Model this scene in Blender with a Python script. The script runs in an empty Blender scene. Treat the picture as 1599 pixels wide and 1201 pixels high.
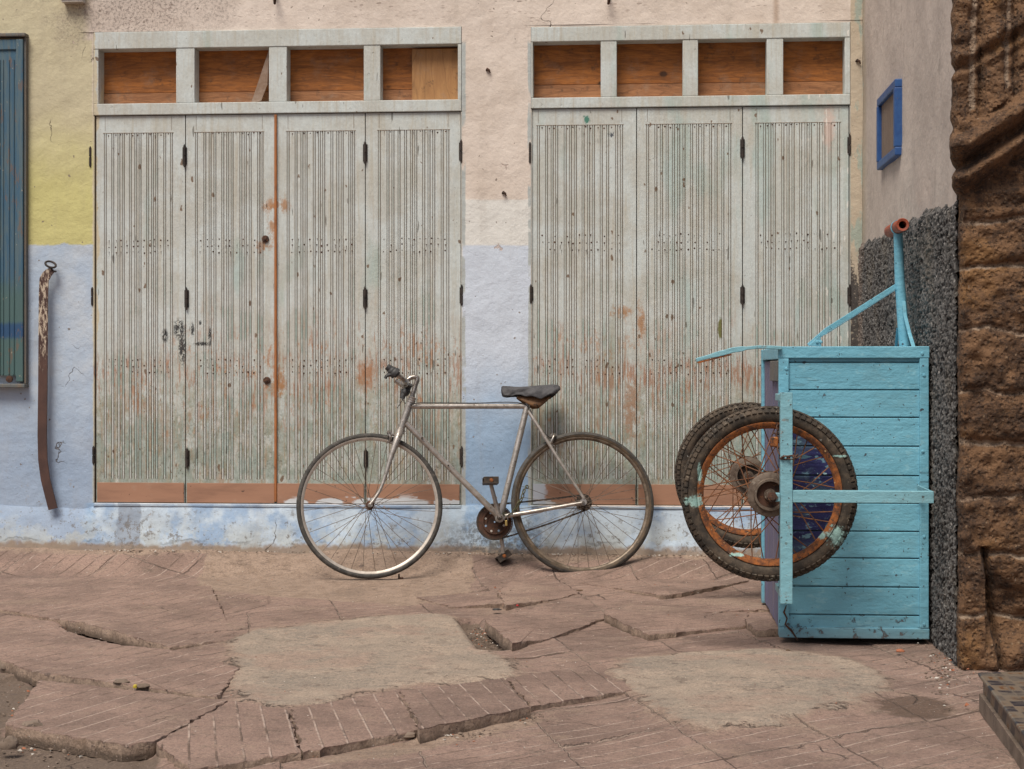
import bpy, math, random
import numpy as np
from mathutils import Vector, Matrix
R = random.Random(7)
C = bpy.context.scene.collection
# ------------------------------------------------------------------ camera, sky, sun
F, HY, CZ, CY = 2600.0, 575.0, 0.97, -8.0
TH = math.atan(203/2600)
cam = bpy.data.cameras.new('camera'); camo = bpy.data.objects.new('camera', cam); C.objects.link(camo)
camo.location = (0, CY, CZ); camo.rotation_euler = (math.pi/2, 0, TH)
cam.sensor_width = 36; cam.lens = 36*F/1599; cam.shift_y = -(600.5-HY)/1599; cam.clip_end = 500
bpy.context.scene.camera = camo
SUN_EL, SUN_AZ = math.radians(60), math.radians(204)      # azimuth clockwise from +Y: the light comes over the camera's left shoulder
w = bpy.data.worlds.new('World'); bpy.context.scene.world = w; w.use_nodes = True
sky = w.node_tree.nodes.new('ShaderNodeTexSky'); sky.sky_type = 'NISHITA'; sky.sun_disc = False
sky.sun_elevation = SUN_EL; sky.sun_rotation = SUN_AZ; sky.air_density = 1.0; sky.dust_density = 4.0; sky.ozone_density = 0.6
bg = w.node_tree.nodes['Background']; w.node_tree.links.new(sky.outputs[0], bg.inputs[0]); bg.inputs[1].default_value = 0.062
sl = bpy.data.lights.new('sun', 'SUN'); sl.energy = 2.7; sl.angle = math.radians(30); sl.color = (1, .94, .845)
so = bpy.data.objects.new('sun', sl); C.objects.link(so)
sd = Vector((math.sin(SUN_AZ)*math.cos(SUN_EL), math.cos(SUN_AZ)*math.cos(SUN_EL), math.sin(SUN_EL)))
so.rotation_euler = sd.to_track_quat('Z', 'Y').to_euler(); so.location = (-3, -9, 7)
vs = bpy.context.scene.view_settings
vs.view_transform = 'Standard'; vs.look = 'None'; vs.exposure = 0.42; vs.gamma = 1

# ------------------------------------------------------------------ photograph measures -> places
def ray(px, py):
    u = (px-799.5)/F; v = (HY-py)/F
    return Vector((-math.sin(TH)+u*math.cos(TH), math.cos(TH)+u*math.sin(TH), v))
CAMP = Vector((0, CY, CZ))
def on_y(px, py, y=0.): d = ray(px, py); return CAMP + d*((y-CY)/d.y)
def on_z(px, py, z=0.): d = ray(px, py); return CAMP + d*((z-CZ)/d.z)
def WX(px, y=0.): return on_y(px, 575, y).x
def WZ(px, py, y=0.): return on_y(px, py, y).z

# ------------------------------------------------------------------ numpy value noise
def _h(ix, iy, iz, s):
    n = (ix*374761393 + iy*668265263 + iz*2147483647 + s*1274126177) & 0xffffffff
    n = ((n ^ (n >> 13))*1274126177) & 0xffffffff
    return ((n ^ (n >> 16)) & 0xffff)/65535.
def vnoise(x, y, z=0., s=0):
    x, y, z = np.broadcast_arrays(np.asarray(x, float), np.asarray(y, float), np.asarray(z, float))
    ix, iy, iz = np.floor(x).astype(np.int64), np.floor(y).astype(np.int64), np.floor(z).astype(np.int64)
    fx, fy, fz = x-ix, y-iy, z-iz
    fx, fy, fz = [f*f*(3-2*f) for f in (fx, fy, fz)]
    r = 0
    for a in (0, 1):
        for b in (0, 1):
            for c in (0, 1):
                r = r + _h(ix+a, iy+b, iz+c, s)*(fx if a else 1-fx)*(fy if b else 1-fy)*(fz if c else 1-fz)
    return r
def fbm(x, y, z=0., o=4, s=0):
    r = 0; a = .5; t = 0
    for k in range(o):
        r = r + a*vnoise(np.asarray(x)*2**k, np.asarray(y)*2**k, np.asarray(z)*2**k, s+k); t += a; a *= .5
    return r/t

# ------------------------------------------------------------------ mesh builder
class MB:   # 'me' is self, so that vertex attributes may be called s
    def __init__(s): s.v = []; s.f = []; s.m = []; s.a = {}
    def add(me, vs, fs, mi=0, **attr):
        b = len(me.v); me.v += [tuple(p) for p in vs]; me.f += [tuple(b+i for i in f) for f in fs]; me.m += [mi]*len(fs)
        for k, val in attr.items():
            L = me.a.setdefault(k, {}); 
            for i in range(len(vs)): L[b+i] = val[i] if hasattr(val, '__len__') else val
    def box(s, x0, x1, y0, y1, z0, z1, mi=0, **at):
        vs = [(x, y, z) for x in (x0, x1) for y in (y0, y1) for z in (z0, z1)]
        s.add(vs, [(0,1,3,2),(4,6,7,5),(0,4,5,1),(2,3,7,6),(0,2,6,4),(1,5,7,3)], mi, **at)
    def obox(s, c, ax, ay, az, mi=0, **at):
        c = Vector(c); ax, ay, az = Vector(ax), Vector(ay), Vector(az)
        vs = [c+ax*i+ay*j+az*k for i in (-1, 1) for j in (-1, 1) for k in (-1, 1)]
        s.add(vs, [(0,1,3,2),(4,6,7,5),(0,4,5,1),(2,3,7,6),(0,2,6,4),(1,5,7,3)], mi, **at)
    def prism(s, top, down, mi=0, **at):            # top polygon + vector down
        n = len(top); d = Vector(down); vs = [Vector(p) for p in top] + [Vector(p)+d for p in top]
        s.add(vs, [tuple(range(n)), tuple(range(2*n-1, n-1, -1))] + [(i, i+n, (i+1) % n+n, (i+1) % n) for i in range(n)], mi, **at)
    def tube(s, path, r, n=12, mi=0, cap=True, flat=1.0, up=None):
        P = [Vector(p) for p in path]; rs = [float(np.interp(i/max(1, len(P)-1), np.linspace(0, 1, len(r)), r)) for i in range(len(P))] if hasattr(r, '__len__') else [r]*len(P)
        vs = []; prev = None
        for i, p in enumerate(P):
            t = (P[min(i+1, len(P)-1)]-P[max(i-1, 0)]).normalized()
            if prev is None:
                a = Vector(up) if up else (Vector((0, 0, 1)) if abs(t.z) < .9 else Vector((0, 1, 0)))
                e = (a-t*a.dot(t)).normalized()
            else: e = (prev-t*prev.dot(t)).normalized()
            prev = e; g = t.cross(e)
            for k in range(n):
                th = 2*math.pi*(k+.5)/n; vs.append(p+(e*math.cos(th)*flat+g*math.sin(th))*rs[i])
        fs = [(i*n+k, i*n+(k+1) % n, (i+1)*n+(k+1) % n, (i+1)*n+k) for i in range(len(P)-1) for k in range(n)]
        if cap: fs += [tuple(range(n-1, -1, -1)), tuple(range((len(P)-1)*n, len(P)*n))]
        s.add(vs, fs, mi)
    def strip(s, path, side, wid, nrm, th, mi=0):      # flat bar along a path
        P = [Vector(p) for p in path]; n = Vector(nrm).normalized()*th/2
        ws = [float(np.interp(i/max(1, len(P)-1), np.linspace(0, 1, len(wid)), wid)) for i in range(len(P))] if hasattr(wid, '__len__') else [wid]*len(P); vs = []
        for i, p in enumerate(P):
            t = (P[min(i+1, len(P)-1)]-P[max(i-1, 0)]).normalized()
            sd_ = (Vector(side)-t*Vector(side).dot(t)).normalized()*ws[i]/2
            vs += [p-sd_-n, p+sd_-n, p+sd_+n, p-sd_+n]
        fs = [(i*4+k, i*4+(k+1) % 4, (i+1)*4+(k+1) % 4, (i+1)*4+k) for i in range(len(P)-1) for k in range(4)]
        b = (len(P)-1)*4; fs += [(3, 2, 1, 0), (b, b+1, b+2, b+3)]
        s.add(vs, fs, mi)
    def lathe(s, c, axis, prof, n=64, mi=0, closed=False):      # prof: (radius, along axis)
        c = Vector(c); ax = Vector(axis).normalized(); e = ax.orthogonal().normalized(); g = ax.cross(e); m = len(prof); vs = []
        for k in range(n):
            th = 2*math.pi*k/n; d = e*math.cos(th)+g*math.sin(th)
            vs += [c+d*r+ax*a for r, a in prof]
        mm = m if closed else m-1
        s.add(vs, [(k*m+i, k*m+(i+1) % m, ((k+1) % n)*m+(i+1) % m, ((k+1) % n)*m+i) for k in range(n) for i in range(mm)], mi)
    def grid(me, P, mi=0, **at):                       # P: (ny,nx,3)
        ny, nx = P.shape[:2]; vs = P.reshape(-1, 3).tolist()
        i = np.arange(ny*nx).reshape(ny, nx)
        fs = np.stack([i[:-1, :-1], i[:-1, 1:], i[1:, 1:], i[1:, :-1]], -1).reshape(-1, 4).tolist()
        me.add(vs, fs, mi, **{k: np.asarray(v).reshape(-1).tolist() for k, v in at.items()})
    def build(s, name, mats, parent=None, smooth=0, bevel=0, origin=None):
        if not isinstance(mats, (list, tuple)): mats = [mats]
        V = np.array(s.v)
        if parent is None:
            o = np.array(origin) if origin is not None else np.array([(V[:, 0].min()+V[:, 0].max())/2, (V[:, 1].min()+V[:, 1].max())/2, V[:, 2].min()])
        else:
            r = parent
            while r.parent: r = r.parent
            o = np.array(r.location)
        me = bpy.data.meshes.new(name); me.from_pydata((V-o).tolist(), [], s.f)
        for m in mats: me.materials.append(m)
        if len(mats) > 1: me.polygons.foreach_set('material_index', s.m)
        for k, d in s.a.items():
            at = me.attributes.new(k, 'FLOAT', 'POINT'); arr = np.zeros(len(V)); 
            arr[list(d.keys())] = list(d.values()); at.data.foreach_set('value', arr)
        me.update()
        if smooth: me.shade_smooth(); me.set_sharp_from_angle(angle=math.radians(smooth))
        ob = bpy.data.objects.new(name, me); C.objects.link(ob)
        if parent is None: ob.location = o
        else: ob.parent = parent
        if bevel:
            b = ob.modifiers.new('bevel', 'BEVEL'); b.width = bevel; b.segments = 2; b.limit_method = 'ANGLE'; b.angle_limit = math.radians(40)
        return ob
def tag(o, label=None, cat=None, group=None, kind=None):
    if label: o['label'] = label
    if cat: o['category'] = cat
    if group: o['group'] = group
    if kind: o['kind'] = kind
    return o
def thing(name, label, cat, loc, group=None):
    o = bpy.data.objects.new(name, None); C.objects.link(o); o.location = loc; o.empty_display_size = .1
    return tag(o, label, cat, group)

# ------------------------------------------------------------------ node builder
class V_:
    def __init__(s, g, k): s.g = g; s.k = k
    def __add__(s, o): return s.g.m('ADD', s, o)
    __radd__ = __add__
    def __mul__(s, o): return s.g.m('MULTIPLY', s, o)
    __rmul__ = __mul__
    def __sub__(s, o): return s.g.m('SUBTRACT', s, o)
    def __rsub__(s, o): return s.g.m('SUBTRACT', o, s)
    def __truediv__(s, o): return s.g.m('DIVIDE', s, o)
class G:
    def __init__(s, name):
        s.mat = bpy.data.materials.new(name); s.mat.use_nodes = True; s.t = s.mat.node_tree; s.b = s.t.nodes['Principled BSDF']
        ge = s.n('ShaderNodeNewGeometry'); s.pos = ge.outputs['Position']
        sp = s.n('ShaderNodeSeparateXYZ'); s.t.links.new(s.pos, sp.inputs[0]); s.X, s.Y, s.Z = [V_(s, o) for o in sp.outputs]
    def n(s, ty): return s.t.nodes.new(ty)
    def put(s, sock, v):
        if isinstance(v, V_): s.t.links.new(v.k, sock)
        elif isinstance(v, (int, float)): sock.default_value = v
        elif isinstance(v, tuple): sock.default_value = (*v, 1) if len(v) == 3 and sock.type == 'RGBA' else v
        else: s.t.links.new(v, sock)
    def m(s, op, a, b=0., c=None, clamp=False):
        n = s.n('ShaderNodeMath'); n.operation = op; n.use_clamp = clamp; s.put(n.inputs[0], a); s.put(n.inputs[1], b)
        if c is not None: s.put(n.inputs[2], c)
        return V_(s, n.outputs[0])
    def ss(s, v, a, b):
        n = s.n('ShaderNodeMapRange'); n.interpolation_type = 'SMOOTHSTEP'; s.put(n.inputs[0], v); n.inputs[1].default_value = a; n.inputs[2].default_value = b
        if a > b: n.inputs[1].default_value = b; n.inputs[2].default_value = a; n.inputs[3].default_value = 1; n.inputs[4].default_value = 0
        return V_(s, n.outputs[0])
    def vec(s, sx=1, sy=1, sz=1, off=0):
        n = s.n('ShaderNodeMapping'); s.t.links.new(s.pos, n.inputs[0]); n.inputs[3].default_value = (sx, sy, sz); n.inputs[1].default_value = (off, off*.7, off*1.3); return n.outputs[0]
    def noise(s, sc, d=4, r=.6, sx=1, sy=1, sz=1, off=0, dist=0):
        n = s.n('ShaderNodeTexNoise'); s.t.links.new(s.vec(sx, sy, sz, off), n.inputs['Vector'])
        n.inputs['Scale'].default_value = sc; n.inputs['Detail'].default_value = d; n.inputs['Roughness'].default_value = r; n.inputs['Distortion'].default_value = dist
        return V_(s, n.outputs[0])
    def voro(s, sc, feat='F1', sx=1, sy=1, sz=1, off=0, rnd=1):
        n = s.n('ShaderNodeTexVoronoi'); n.feature = feat; s.t.links.new(s.vec(sx, sy, sz, off), n.inputs['Vector']); n.inputs['Scale'].default_value = sc
        n.inputs['Randomness'].default_value = rnd
        return V_(s, n.outputs['Distance']), n
    def speck(s, sc, dens, size=.38, sx=1, sy=1, sz=1, off=0):      # crisp irregular dots in a fraction of the cells
        n = s.n('ShaderNodeTexVoronoi'); nz = s.n('ShaderNodeTexNoise'); nz.inputs['Scale'].default_value = sc*1.3; nz.inputs['Detail'].default_value = 3; v = s.vec(sx, sy, sz, off)
        s.t.links.new(v, nz.inputs[0]); a = s.n('ShaderNodeVectorMath'); a.operation = 'SCALE'; a.inputs[3].default_value = .9/sc; s.t.links.new(nz.outputs['Color'], a.inputs[0])
        b = s.n('ShaderNodeVectorMath'); b.operation = 'ADD'; s.t.links.new(v, b.inputs[0]); s.t.links.new(a.outputs[0], b.inputs[1]); s.t.links.new(b.outputs[0], n.inputs['Vector']); n.inputs['Scale'].default_value = sc
        c = s.n('ShaderNodeSeparateColor'); s.t.links.new(n.outputs['Color'], c.inputs[0]); rnd = (V_(s, c.outputs[0])-(1-dens))*(size/dens)
        return s.ss(rnd-V_(s, n.outputs['Distance']), 0., .06)
    def mix(s, a, b, f):
        n = s.n('ShaderNodeMix'); n.data_type = 'RGBA'; n.clamp_factor = True
        s.put(n.inputs[0], f); s.put(n.inputs[6], a); s.put(n.inputs[7], b); return V_(s, n.outputs[2])
    def mul(s, a, f):                                   # colour times grey value
        n = s.n('ShaderNodeMix'); n.data_type = 'RGBA'; n.blend_type = 'MULTIPLY'; n.inputs[0].default_value = 1
        s.put(n.inputs[6], a); c = s.n('ShaderNodeCombineColor'); [s.put(c.inputs[i], f) for i in range(3)]; s.t.links.new(c.outputs[0], n.inputs[7]); return V_(s, n.outputs[2])
    def attr(s, name):
        n = s.n('ShaderNodeAttribute'); n.attribute_name = name; return V_(s, n.outputs['Fac'])
    def ell(s, cx, cz, rx, rz, soft=.35, wob=None, ax='X'):
        a = (s.X if ax == 'X' else s.Y)
        dx = (a-cx)/rx; dz = (s.Z-cz)/rz; d = s.m('SQRT', dx*dx+dz*dz)
        if wob is not None: d = d+wob
        return s.ss(d, 1+soft, 1-soft)
    def rect(s, x0, x1, z0, z1, e=.01, wx=None, wz=None):
        X = s.X+wx if wx is not None else s.X; Z = s.Z+wz if wz is not None else s.Z
        return s.ss(X, x0-e, x0+e)*s.ss(X, x1+e, x1-e)*s.ss(Z, z0-e, z0+e)*s.ss(Z, z1+e, z1-e)
    def fin(s, col, rough=.8, bump=None, bd=.004, bs=1., metal=0., spec=None):
        s.put(s.b.inputs['Base Color'], col); s.put(s.b.inputs['Roughness'], rough); s.put(s.b.inputs['Metallic'], metal)
        if spec is not None: s.b.inputs['Specular IOR Level'].default_value = spec
        if bump is not None:
            n = s.n('ShaderNodeBump'); n.inputs['Strength'].default_value = bs; n.inputs['Distance'].default_value = bd
            s.put(n.inputs['Height'], bump); s.t.links.new(n.outputs[0], s.b.inputs['Normal'])
        return s.mat

# ------------------------------------------------------------------ materials
D2X1 = WX(1328); D1Z = WZ(430, 787)
def mat_wall():
    g = G('painted_plaster'); w1 = (g.noise(5, 4)-.5)*.09; w2 = (g.noise(22, 3, off=3)-.5)*.035; fine = g.noise(60, 5, .7); mid = g.noise(4, 5, .65, off=7)
    w0 = (g.noise(2.1, 2, off=61)-.5)*.14; wx = w1*.5+w2+w0*.4; wz = w2*.8+w1*.35+w0*.5
    pink = g.mix((.69, .605, .535), (.60, .515, .445), g.ss(mid, .4, .7))
    yel = g.mix((.54, .485, .33), (.56, .52, .225), g.ss(g.Z+w1*3, 2.3, 1.8))
    blue = g.mix((.41, .50, .62), (.50, .555, .62), g.ss(mid, .35, .65))
    blue = g.mix(blue, (.27, .36, .50), g.ss(g.Z+w1*4, .95, .45)*.75*g.ss(g.X, WX(800), WX(60)))
    pblue = g.mix((.57, .63, .72), (.30, .43, .60), g.ss(g.Z+w1*3, 1.1, .6))
    col = pink
    isleft = g.ss(g.X+wx*.5, WX(146)+.01, WX(146)-.01)
    isupl = g.ss(g.X+wx, WX(136)+.03, WX(136)-.03)
    zb = WZ(80, 383)
    col = g.mix(col, yel, g.m('MAXIMUM', isupl, isleft*g.ss(g.Z+wz, WZ(140, 60)+.01, WZ(140, 60)-.01)))
    col = g.mix(col, blue, isleft*g.ss(g.Z+wz, zb+.006, zb-.006))
    # pier between the doors
    pier = g.ss(g.X, WX(700), WX(705))*g.ss(g.X, WX(845), WX(840))
    col = g.mix(col, (.69, .68, .645), pier*g.ss(g.Z+wz*.4, WZ(780, 312)+.006, WZ(780, 312)-.006))
    px_ = g.rect(WX(721), WX(829), -1, WZ(780, 384), .006, wx*.35, wz*.3)
    col = g.mix(col, pblue, px_)
    # grey-green door paint lapped over the plaster beside the frames
    lap = g.ss(g.m('ABSOLUTE', g.X-(WX(723)+WX(829))*.5)+wx*.25, .148, .154)*g.ss(g.Z, WZ(800, 60), WZ(800, 70))*pier
    col = g.mix(col, (.42, .45, .44), lap*g.ss(g.noise(5, 3, off=2), .40, .48))
    # black mould over the left lintel, fine dark pitting over the rest
    mould = g.ell(WX(215), WZ(215, 12), .36, .16, .8, (g.noise(9, 4, off=9)-.5)*2)
    col = g.mix(col, (.13, .11, .10), mould*g.ss(g.noise(75, 5, .8, off=4), .50, .57)*.8)
    col = g.mix(col, (.34, .27, .23), mould*.35)
    pit = g.speck(70, .35, .5, sx=.5, sz=1.6, off=5)*g.ss(g.noise(4, 4, .6, off=66), .42, .56)*g.ss(g.Z+w1*3, WZ(600, 30)-.1, WZ(600, 30)+.12)
    col = g.mix(col, (.25, .18, .15), pit*.7)
    col = g.mix(col, (.20, .16, .13), g.speck(45, .07, .3, off=71)*.8)
    col = g.mix(col, (.16, .13, .11), g.speck(90, .22, .4, off=73)*g.ss(g.Z+w1*2, .5, .12)*.75)
    col = g.mix(col, (.30, .27, .24), g.ss(g.noise(13, 6, .8, off=111), .60, .66)*g.ss(g.Z+w1*2, .9, .2)*.45)
    # plinth dirt and bare patches
    col = g.mix(col, g.mix((.45, .56, .67), (.25, .38, .56), g.ss(mid, .42, .56)), g.ss(g.Z, D1Z+.004, D1Z-.004)*g.ss(g.X, WX(128), WX(142))*.9)
    cn = g.ss(g.X, D2X1-.001, D2X1+.001); col = g.mix(col, g.mix((.50, .42, .32), (.36, .40, .34), g.ss(g.noise(14, 4, .6, sz=.3, off=77), .52, .58)), cn); col = g.mix(col, (.07, .06, .055), cn*g.ss(g.Z+(fine-.5)*.5+(g.X-D2X1)*3, 1.50, 1.46)*g.ss(fine, .35, .45))
    lowm = g.ss(g.Z+w1*1.6, .30, .08)
    col = g.mix(col, (.44, .47, .46), lowm*g.ss(g.noise(8, 5, .7, off=141), .46, .56)*.85)
    col = g.mix(col, (.24, .29, .37), g.rect(WX(184), WX(222), .1, .31, .006, wx, wz)*.75)
    col = g.mix(col, (.25, .18, .125), g.ss(g.Z+w1*.7+w2*1.6, .128, .10)*.9); col = g.mix(col, (.08, .07, .06), g.ss(g.m('ABSOLUTE', g.Z+w1*.7+w2*1.6-.128), .010, .002)*g.ss(g.noise(4, 3, off=142), .52, .60)*.45)
    col = g.mix(col, (.16, .14, .12), g.ss(g.noise(34, 6, .8, off=11)+(g.noise(4, 3, off=72)-.5)*.3, .56, .62)*g.ss(g.Z+w1*2, .36, .18)*.75)
    wet = g.ell(WX(780), WZ(780, 850), .22, .12, .7, (g.noise(14, 4, off=33)-.5)*1.2)
    col = g.mix(col, (.10, .10, .10), wet*g.ss(g.noise(50, 4, .75, off=34), .42, .56)*.75)
    # chips to bare plaster
    chip = g.ss(g.noise(8, 5, .6, off=21), .70, .71)
    col = g.mix(col, (.50, .40, .35), chip*.8)
    col = g.mix(col, (.12, .09, .07), g.ss(g.noise(38, 2, .5, off=14), .765, .785))
    cr, nn = g.voro(1.7, 'DISTANCE_TO_EDGE', off=1.3)
    dn = g.n('ShaderNodeVectorMath'); dn.operation = 'ADD'
    nz = g.n('ShaderNodeTexNoise'); nz.inputs['Scale'].default_value = 5; nz.inputs['Detail'].default_value = 5; g.t.links.new(g.pos, nz.inputs[0]); sc_ = g.n('ShaderNodeVectorMath'); sc_.operation = 'SCALE'; sc_.inputs[3].default_value = .35
    g.t.links.new(nz.outputs['Color'], sc_.inputs[0]); g.t.links.new(sc_.outputs[0], dn.inputs[0]); g.t.links.new(g.pos, dn.inputs[1]); g.t.links.new(dn.outputs[0], nn.inputs['Vector'])
    crack = g.ss(cr, .004, .001)*g.ss(g.noise(1.6, 2, off=17), .60, .64)
    col = g.mix(col, (.14, .11, .09), crack*.75)
    streak = g.rect(WX(1208), WX(1216), WZ(1200, 42), 5, .012)
    col = g.mix(col, (.33, .21, .13), streak*.55)
    st = g.ss(g.noise(6, 4, .6, sx=2.2, sz=.25, off=31), .5, .8); col = g.mix(col, (.30, .25, .20), st*.22)
    col = g.mul(col, fine*.22+.89)
    return g.fin(col, .9, fine*.35+g.noise(14, 5, off=2)*1.2+g.noise(3, 2)*3-crack*1.5-chip*.4, .006, .9)
def mat_sidewall():
    g = G('grey_pink_plaster'); n = g.noise(3, 5, .65); st = g.noise(3, 5, .65, sz=.8, off=4)
    col = g.mix((.55, .475, .42), (.46, .395, .35), g.ss(st, .38, .64))
    col = g.mix(col, (.36, .30, .21), g.ss(g.Y+(n-.5)*.3, -.20, -.02)*.7)
    col = g.mix(col, (.2, .16, .13), g.speck(50, .10, .32, sy=.7, sz=.5, off=8)*.7)
    col = g.mix(col, (.26, .22, .19), g.ss(g.noise(20, 6, .8, sz=.35, off=81), .53, .62)*g.ss(n, .46, .6)*.55)
    col = g.mix(col, (.27, .40, .41), g.ss(g.Y, -.10, -.04)*g.ss(g.noise(13, 4, .6, sz=.35, off=22), .62, .65))
    col = g.mix(col, (.16, .13, .11), g.ss(g.Y+(n-.5)*.02, -.022, -.004)*.7)
    return g.fin(col, .92, n*1.2+g.noise(16, 5)*.8+g.noise(60, 3)*.3, .006, 1)
def mat_stucco():
    g = G('rough_black_stucco'); h = g.attr('h'); n = g.noise(60, 4, .7)
    col = g.mix((.014, .013, .013), (.125, .12, .115), g.ss(h+(n-.5)*.5+(g.noise(5, 4, off=97)-.5)*.5, .40, .85))
    col = g.mix(col, (.36, .34, .32), g.speck(95, .30, .5, sz=.7)*g.ss(h, .40, .62)*.8)
    col = g.mix(col, (.012, .011, .011), g.speck(80, .35, .55, sz=.6, off=5)*.7)
    col = g.mix(col, (.14, .12, .095), g.ss(g.noise(3.5, 4, off=3), .5, .68)*.5)
    col = g.mix(col, (.20, .15, .12), g.ss(g.Y+(g.noise(9, 4, off=6)-.5)*.3, -.22, -.06)*.55)
    return g.fin(col, .85, n, .003, .8)
def mat_door():
    g = G('weathered_grey_green_paint'); a = g.attr('g')
    fine = g.noise(75, 5, .75); st = g.noise(26, 5, .7, sx=1.6, sz=.09, off=2); mid = g.noise(4.5, 5, .65, off=5); gr = g.noise(22, 5, .75, sz=.7, off=41)
    zl = g.ss(g.Z+(mid-.5)*.7, 1.20, .62)
    col = g.mix((.545, .59, .58), (.49, .505, .47), g.ss(mid, .4, .60))
    col = g.mix(col, (.44, .41, .33), g.ss(st, .50, .66)*.5)
    col = g.mix(col, (.255, .27, .20), zl*(g.ss(gr, .40, .60)*.8+.10))
    col = g.mix(col, (.35, .29, .20), zl*g.ss(g.noise(30, 6, .8, sx=1.4, sz=.5, off=83), .50, .60)*.55)
    col = g.mix(col, (.30, .44, .41), g.ss(g.noise(3.2, 3, .5, sx=1.8, sz=.55, off=12)+g.ss(g.X, WX(900), WX(1250))*.12, .60, .72)*.45)
    col = g.mix(col, (.27, .22, .155), g.ss(gr+(mid-.5)*.5, .60, .72)*(zl*.7+.13))
    col = g.mix(col, (.33, .23, .15), g.ss(g.noise(60, 4, .7, sx=1.5, sz=.05, off=151)+(g.noise(6, 4, off=152)-.5)*.5, .52, .62)*(zl*.55+.12))
    col = g.mix(col, (.25, .36, .35), zl*g.ss(g.noise(55, 4, .7, sx=1.5, sz=.06, off=153)+(mid-.5)*.6, .55, .64)*.5)
    lowz = g.ss(g.Z+(mid-.5)*.35, WZ(430, 610), WZ(430, 700)); col = g.mix(col, (.27, .335, .305), lowz*g.ss(g.noise(11, 5, .7, sx=1.6, sz=.5, off=181), .42, .56)*.6); col = g.mix(col, (.12, .11, .085), lowz*g.ss(g.noise(45, 6, .85, off=182), .53, .62)*.55)
    b2 = g.ss(g.m('ABSOLUTE', g.Z+(g.noise(5, 4, off=183)-.5)*.16-WZ(430, 585)), .13, .03); col = g.mix(col, (.33, .155, .085), b2*g.ss(g.noise(42, 5, .75, sx=1.5, sz=.16, off=184)+(g.noise(5, 3, off=185)-.5)*.5, .50, .58)*.75)
    # rust-coloured blotches in a band low on the leaves and round the meeting edge
    band = g.ell(WX(640), WZ(640, 600), 2.2, .30, .5, (g.noise(2.3, 3, off=9)-.5)*1.3)
    rb = g.ss(g.noise(24, 6, .82, sx=1.3, sz=.6, off=15)+(g.noise(4, 3, off=61)-.5)*.5, .56, .66)*band
    col = g.mix(col, (.40, .20, .10), rb*.75)
    col = g.mix(col, (.33, .16, .09), band*g.ss(g.noise(50, 5, .75, sx=1.3, sz=.14, off=98), .54, .62)*.6)
    col = g.mix(col, (.36, .17, .08), g.ell(WX(572), WZ(572, 585), .035, .06, .8, (g.noise(30, 6, .85, off=18)-.5)*5)*.85)
    for (px, py, rx, rz) in ((410, 385, .028, .035), (421, 323, .032, .03), (440, 322, .035, .035), (424, 350, .018, .09), (436, 598, .03, .06), (968, 488, .05, .025), (985, 640, .03, .12), (1000, 505, .018, .1)):
        col = g.mix(col, (.37, .17, .055) if py < 600 else (.33, .19, .12), g.ell(WX(px), WZ(px, py), rx, rz, .6, (g.noise(38, 6, .85, off=px*.01)-.5)*4.5)*.8*g.ss(gr, .40, .54))
    col = g.mix(col, (.22, .24, .17), g.ell(WX(735+220), WZ(955, 545), .05, .16, .8, (g.noise(20, 5, .75, off=3.7)-.5)*2)*.4)
    col = g.mix(col, (.15, .15, .05), g.ell(WX(1125), WZ(1125, 512), .012, .05, .3, (g.noise(30, 4, .75, off=1.7)-.5)*1.5))
    # dirty gaps and grooves
    up = g.ss(g.Z+(mid-.5)*.5, 1.15, 1.55)
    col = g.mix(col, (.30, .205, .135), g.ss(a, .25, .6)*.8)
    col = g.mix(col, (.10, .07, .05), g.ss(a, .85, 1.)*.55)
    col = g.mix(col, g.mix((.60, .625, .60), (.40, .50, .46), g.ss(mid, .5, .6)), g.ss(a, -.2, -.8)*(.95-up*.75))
    # scratches, chips, spots
    col = g.mix(col, (.72, .72, .68), g.speck(55, .10, .32, sz=.3, off=25)*.3)
    col = g.mix(col, (.16, .10, .06), g.speck(38, .09, .34, sz=.6, off=27)*.9)
    col = g.mix(col, (.10, .075, .055), g.speck(100, .16, .36, off=28)*(zl*.55+.2))
    col = g.mix(col, (.10, .09, .07), g.speck(22, .10, .30, sx=2.5, sz=.45, off=29)*.7)
    col = g.mix(col, (.54, .47, .33), g.ss(g.X+(g.noise(4, 4, .6, off=99)-.5)*.10, WX(152), WX(152)-.004)*g.ss(g.Z, WZ(140, 740), WZ(140, 640))*.9)
    col = g.mul(col, (fine-.5)*.55+1.)
    # old black paint marks
    kk = g.noise(60, 4, .75, sz=.7, off=44)
    for (px, py, rx, rz) in ((279, 514, .032, .050), (284, 545, .020, .085), (257, 524, .016, .036), (327, 526, .009, .048), (314, 537, .040, .011), (300, 515, .009, .034), (312, 504, .007, .012)):
        col = g.mix(col, (.02, .02, .022), g.ell(WX(px), WZ(px, py), rx, rz, .3, (kk-.5)*3.2)*g.ss(kk, .44, .50)*.95)
    col = g.mix(col, (.02, .17, .12), g.ell(WX(916), WZ(916, 186), .014, .016, .3, (kk-.5)*4)*.9)
    col = g.mix(col, (.02, .03, .05), g.ell(WX(955), WZ(955, 210), .012, .012, .3, (kk-.5)*5)*.9)
    col = g.mix(col, (.60, .47, .41), g.ell(WX(1295), WZ(1295, 200), .024, .10, .4, (kk-.5)*2.5)*.8)
    # white droppings near the corner
    col = g.mix(col, (.75, .73, .68), g.speck(60, .4, .42, sz=.28, off=51)*g.ss(g.X, WX(1190), WX(1300))*.75)
    return g.fin(col, .72, fine*.4+st*.6+gr*.7-g.ss(g.noise(45, 3, .6, off=27, sz=.6), .72, .75), .003, .9)
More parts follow.
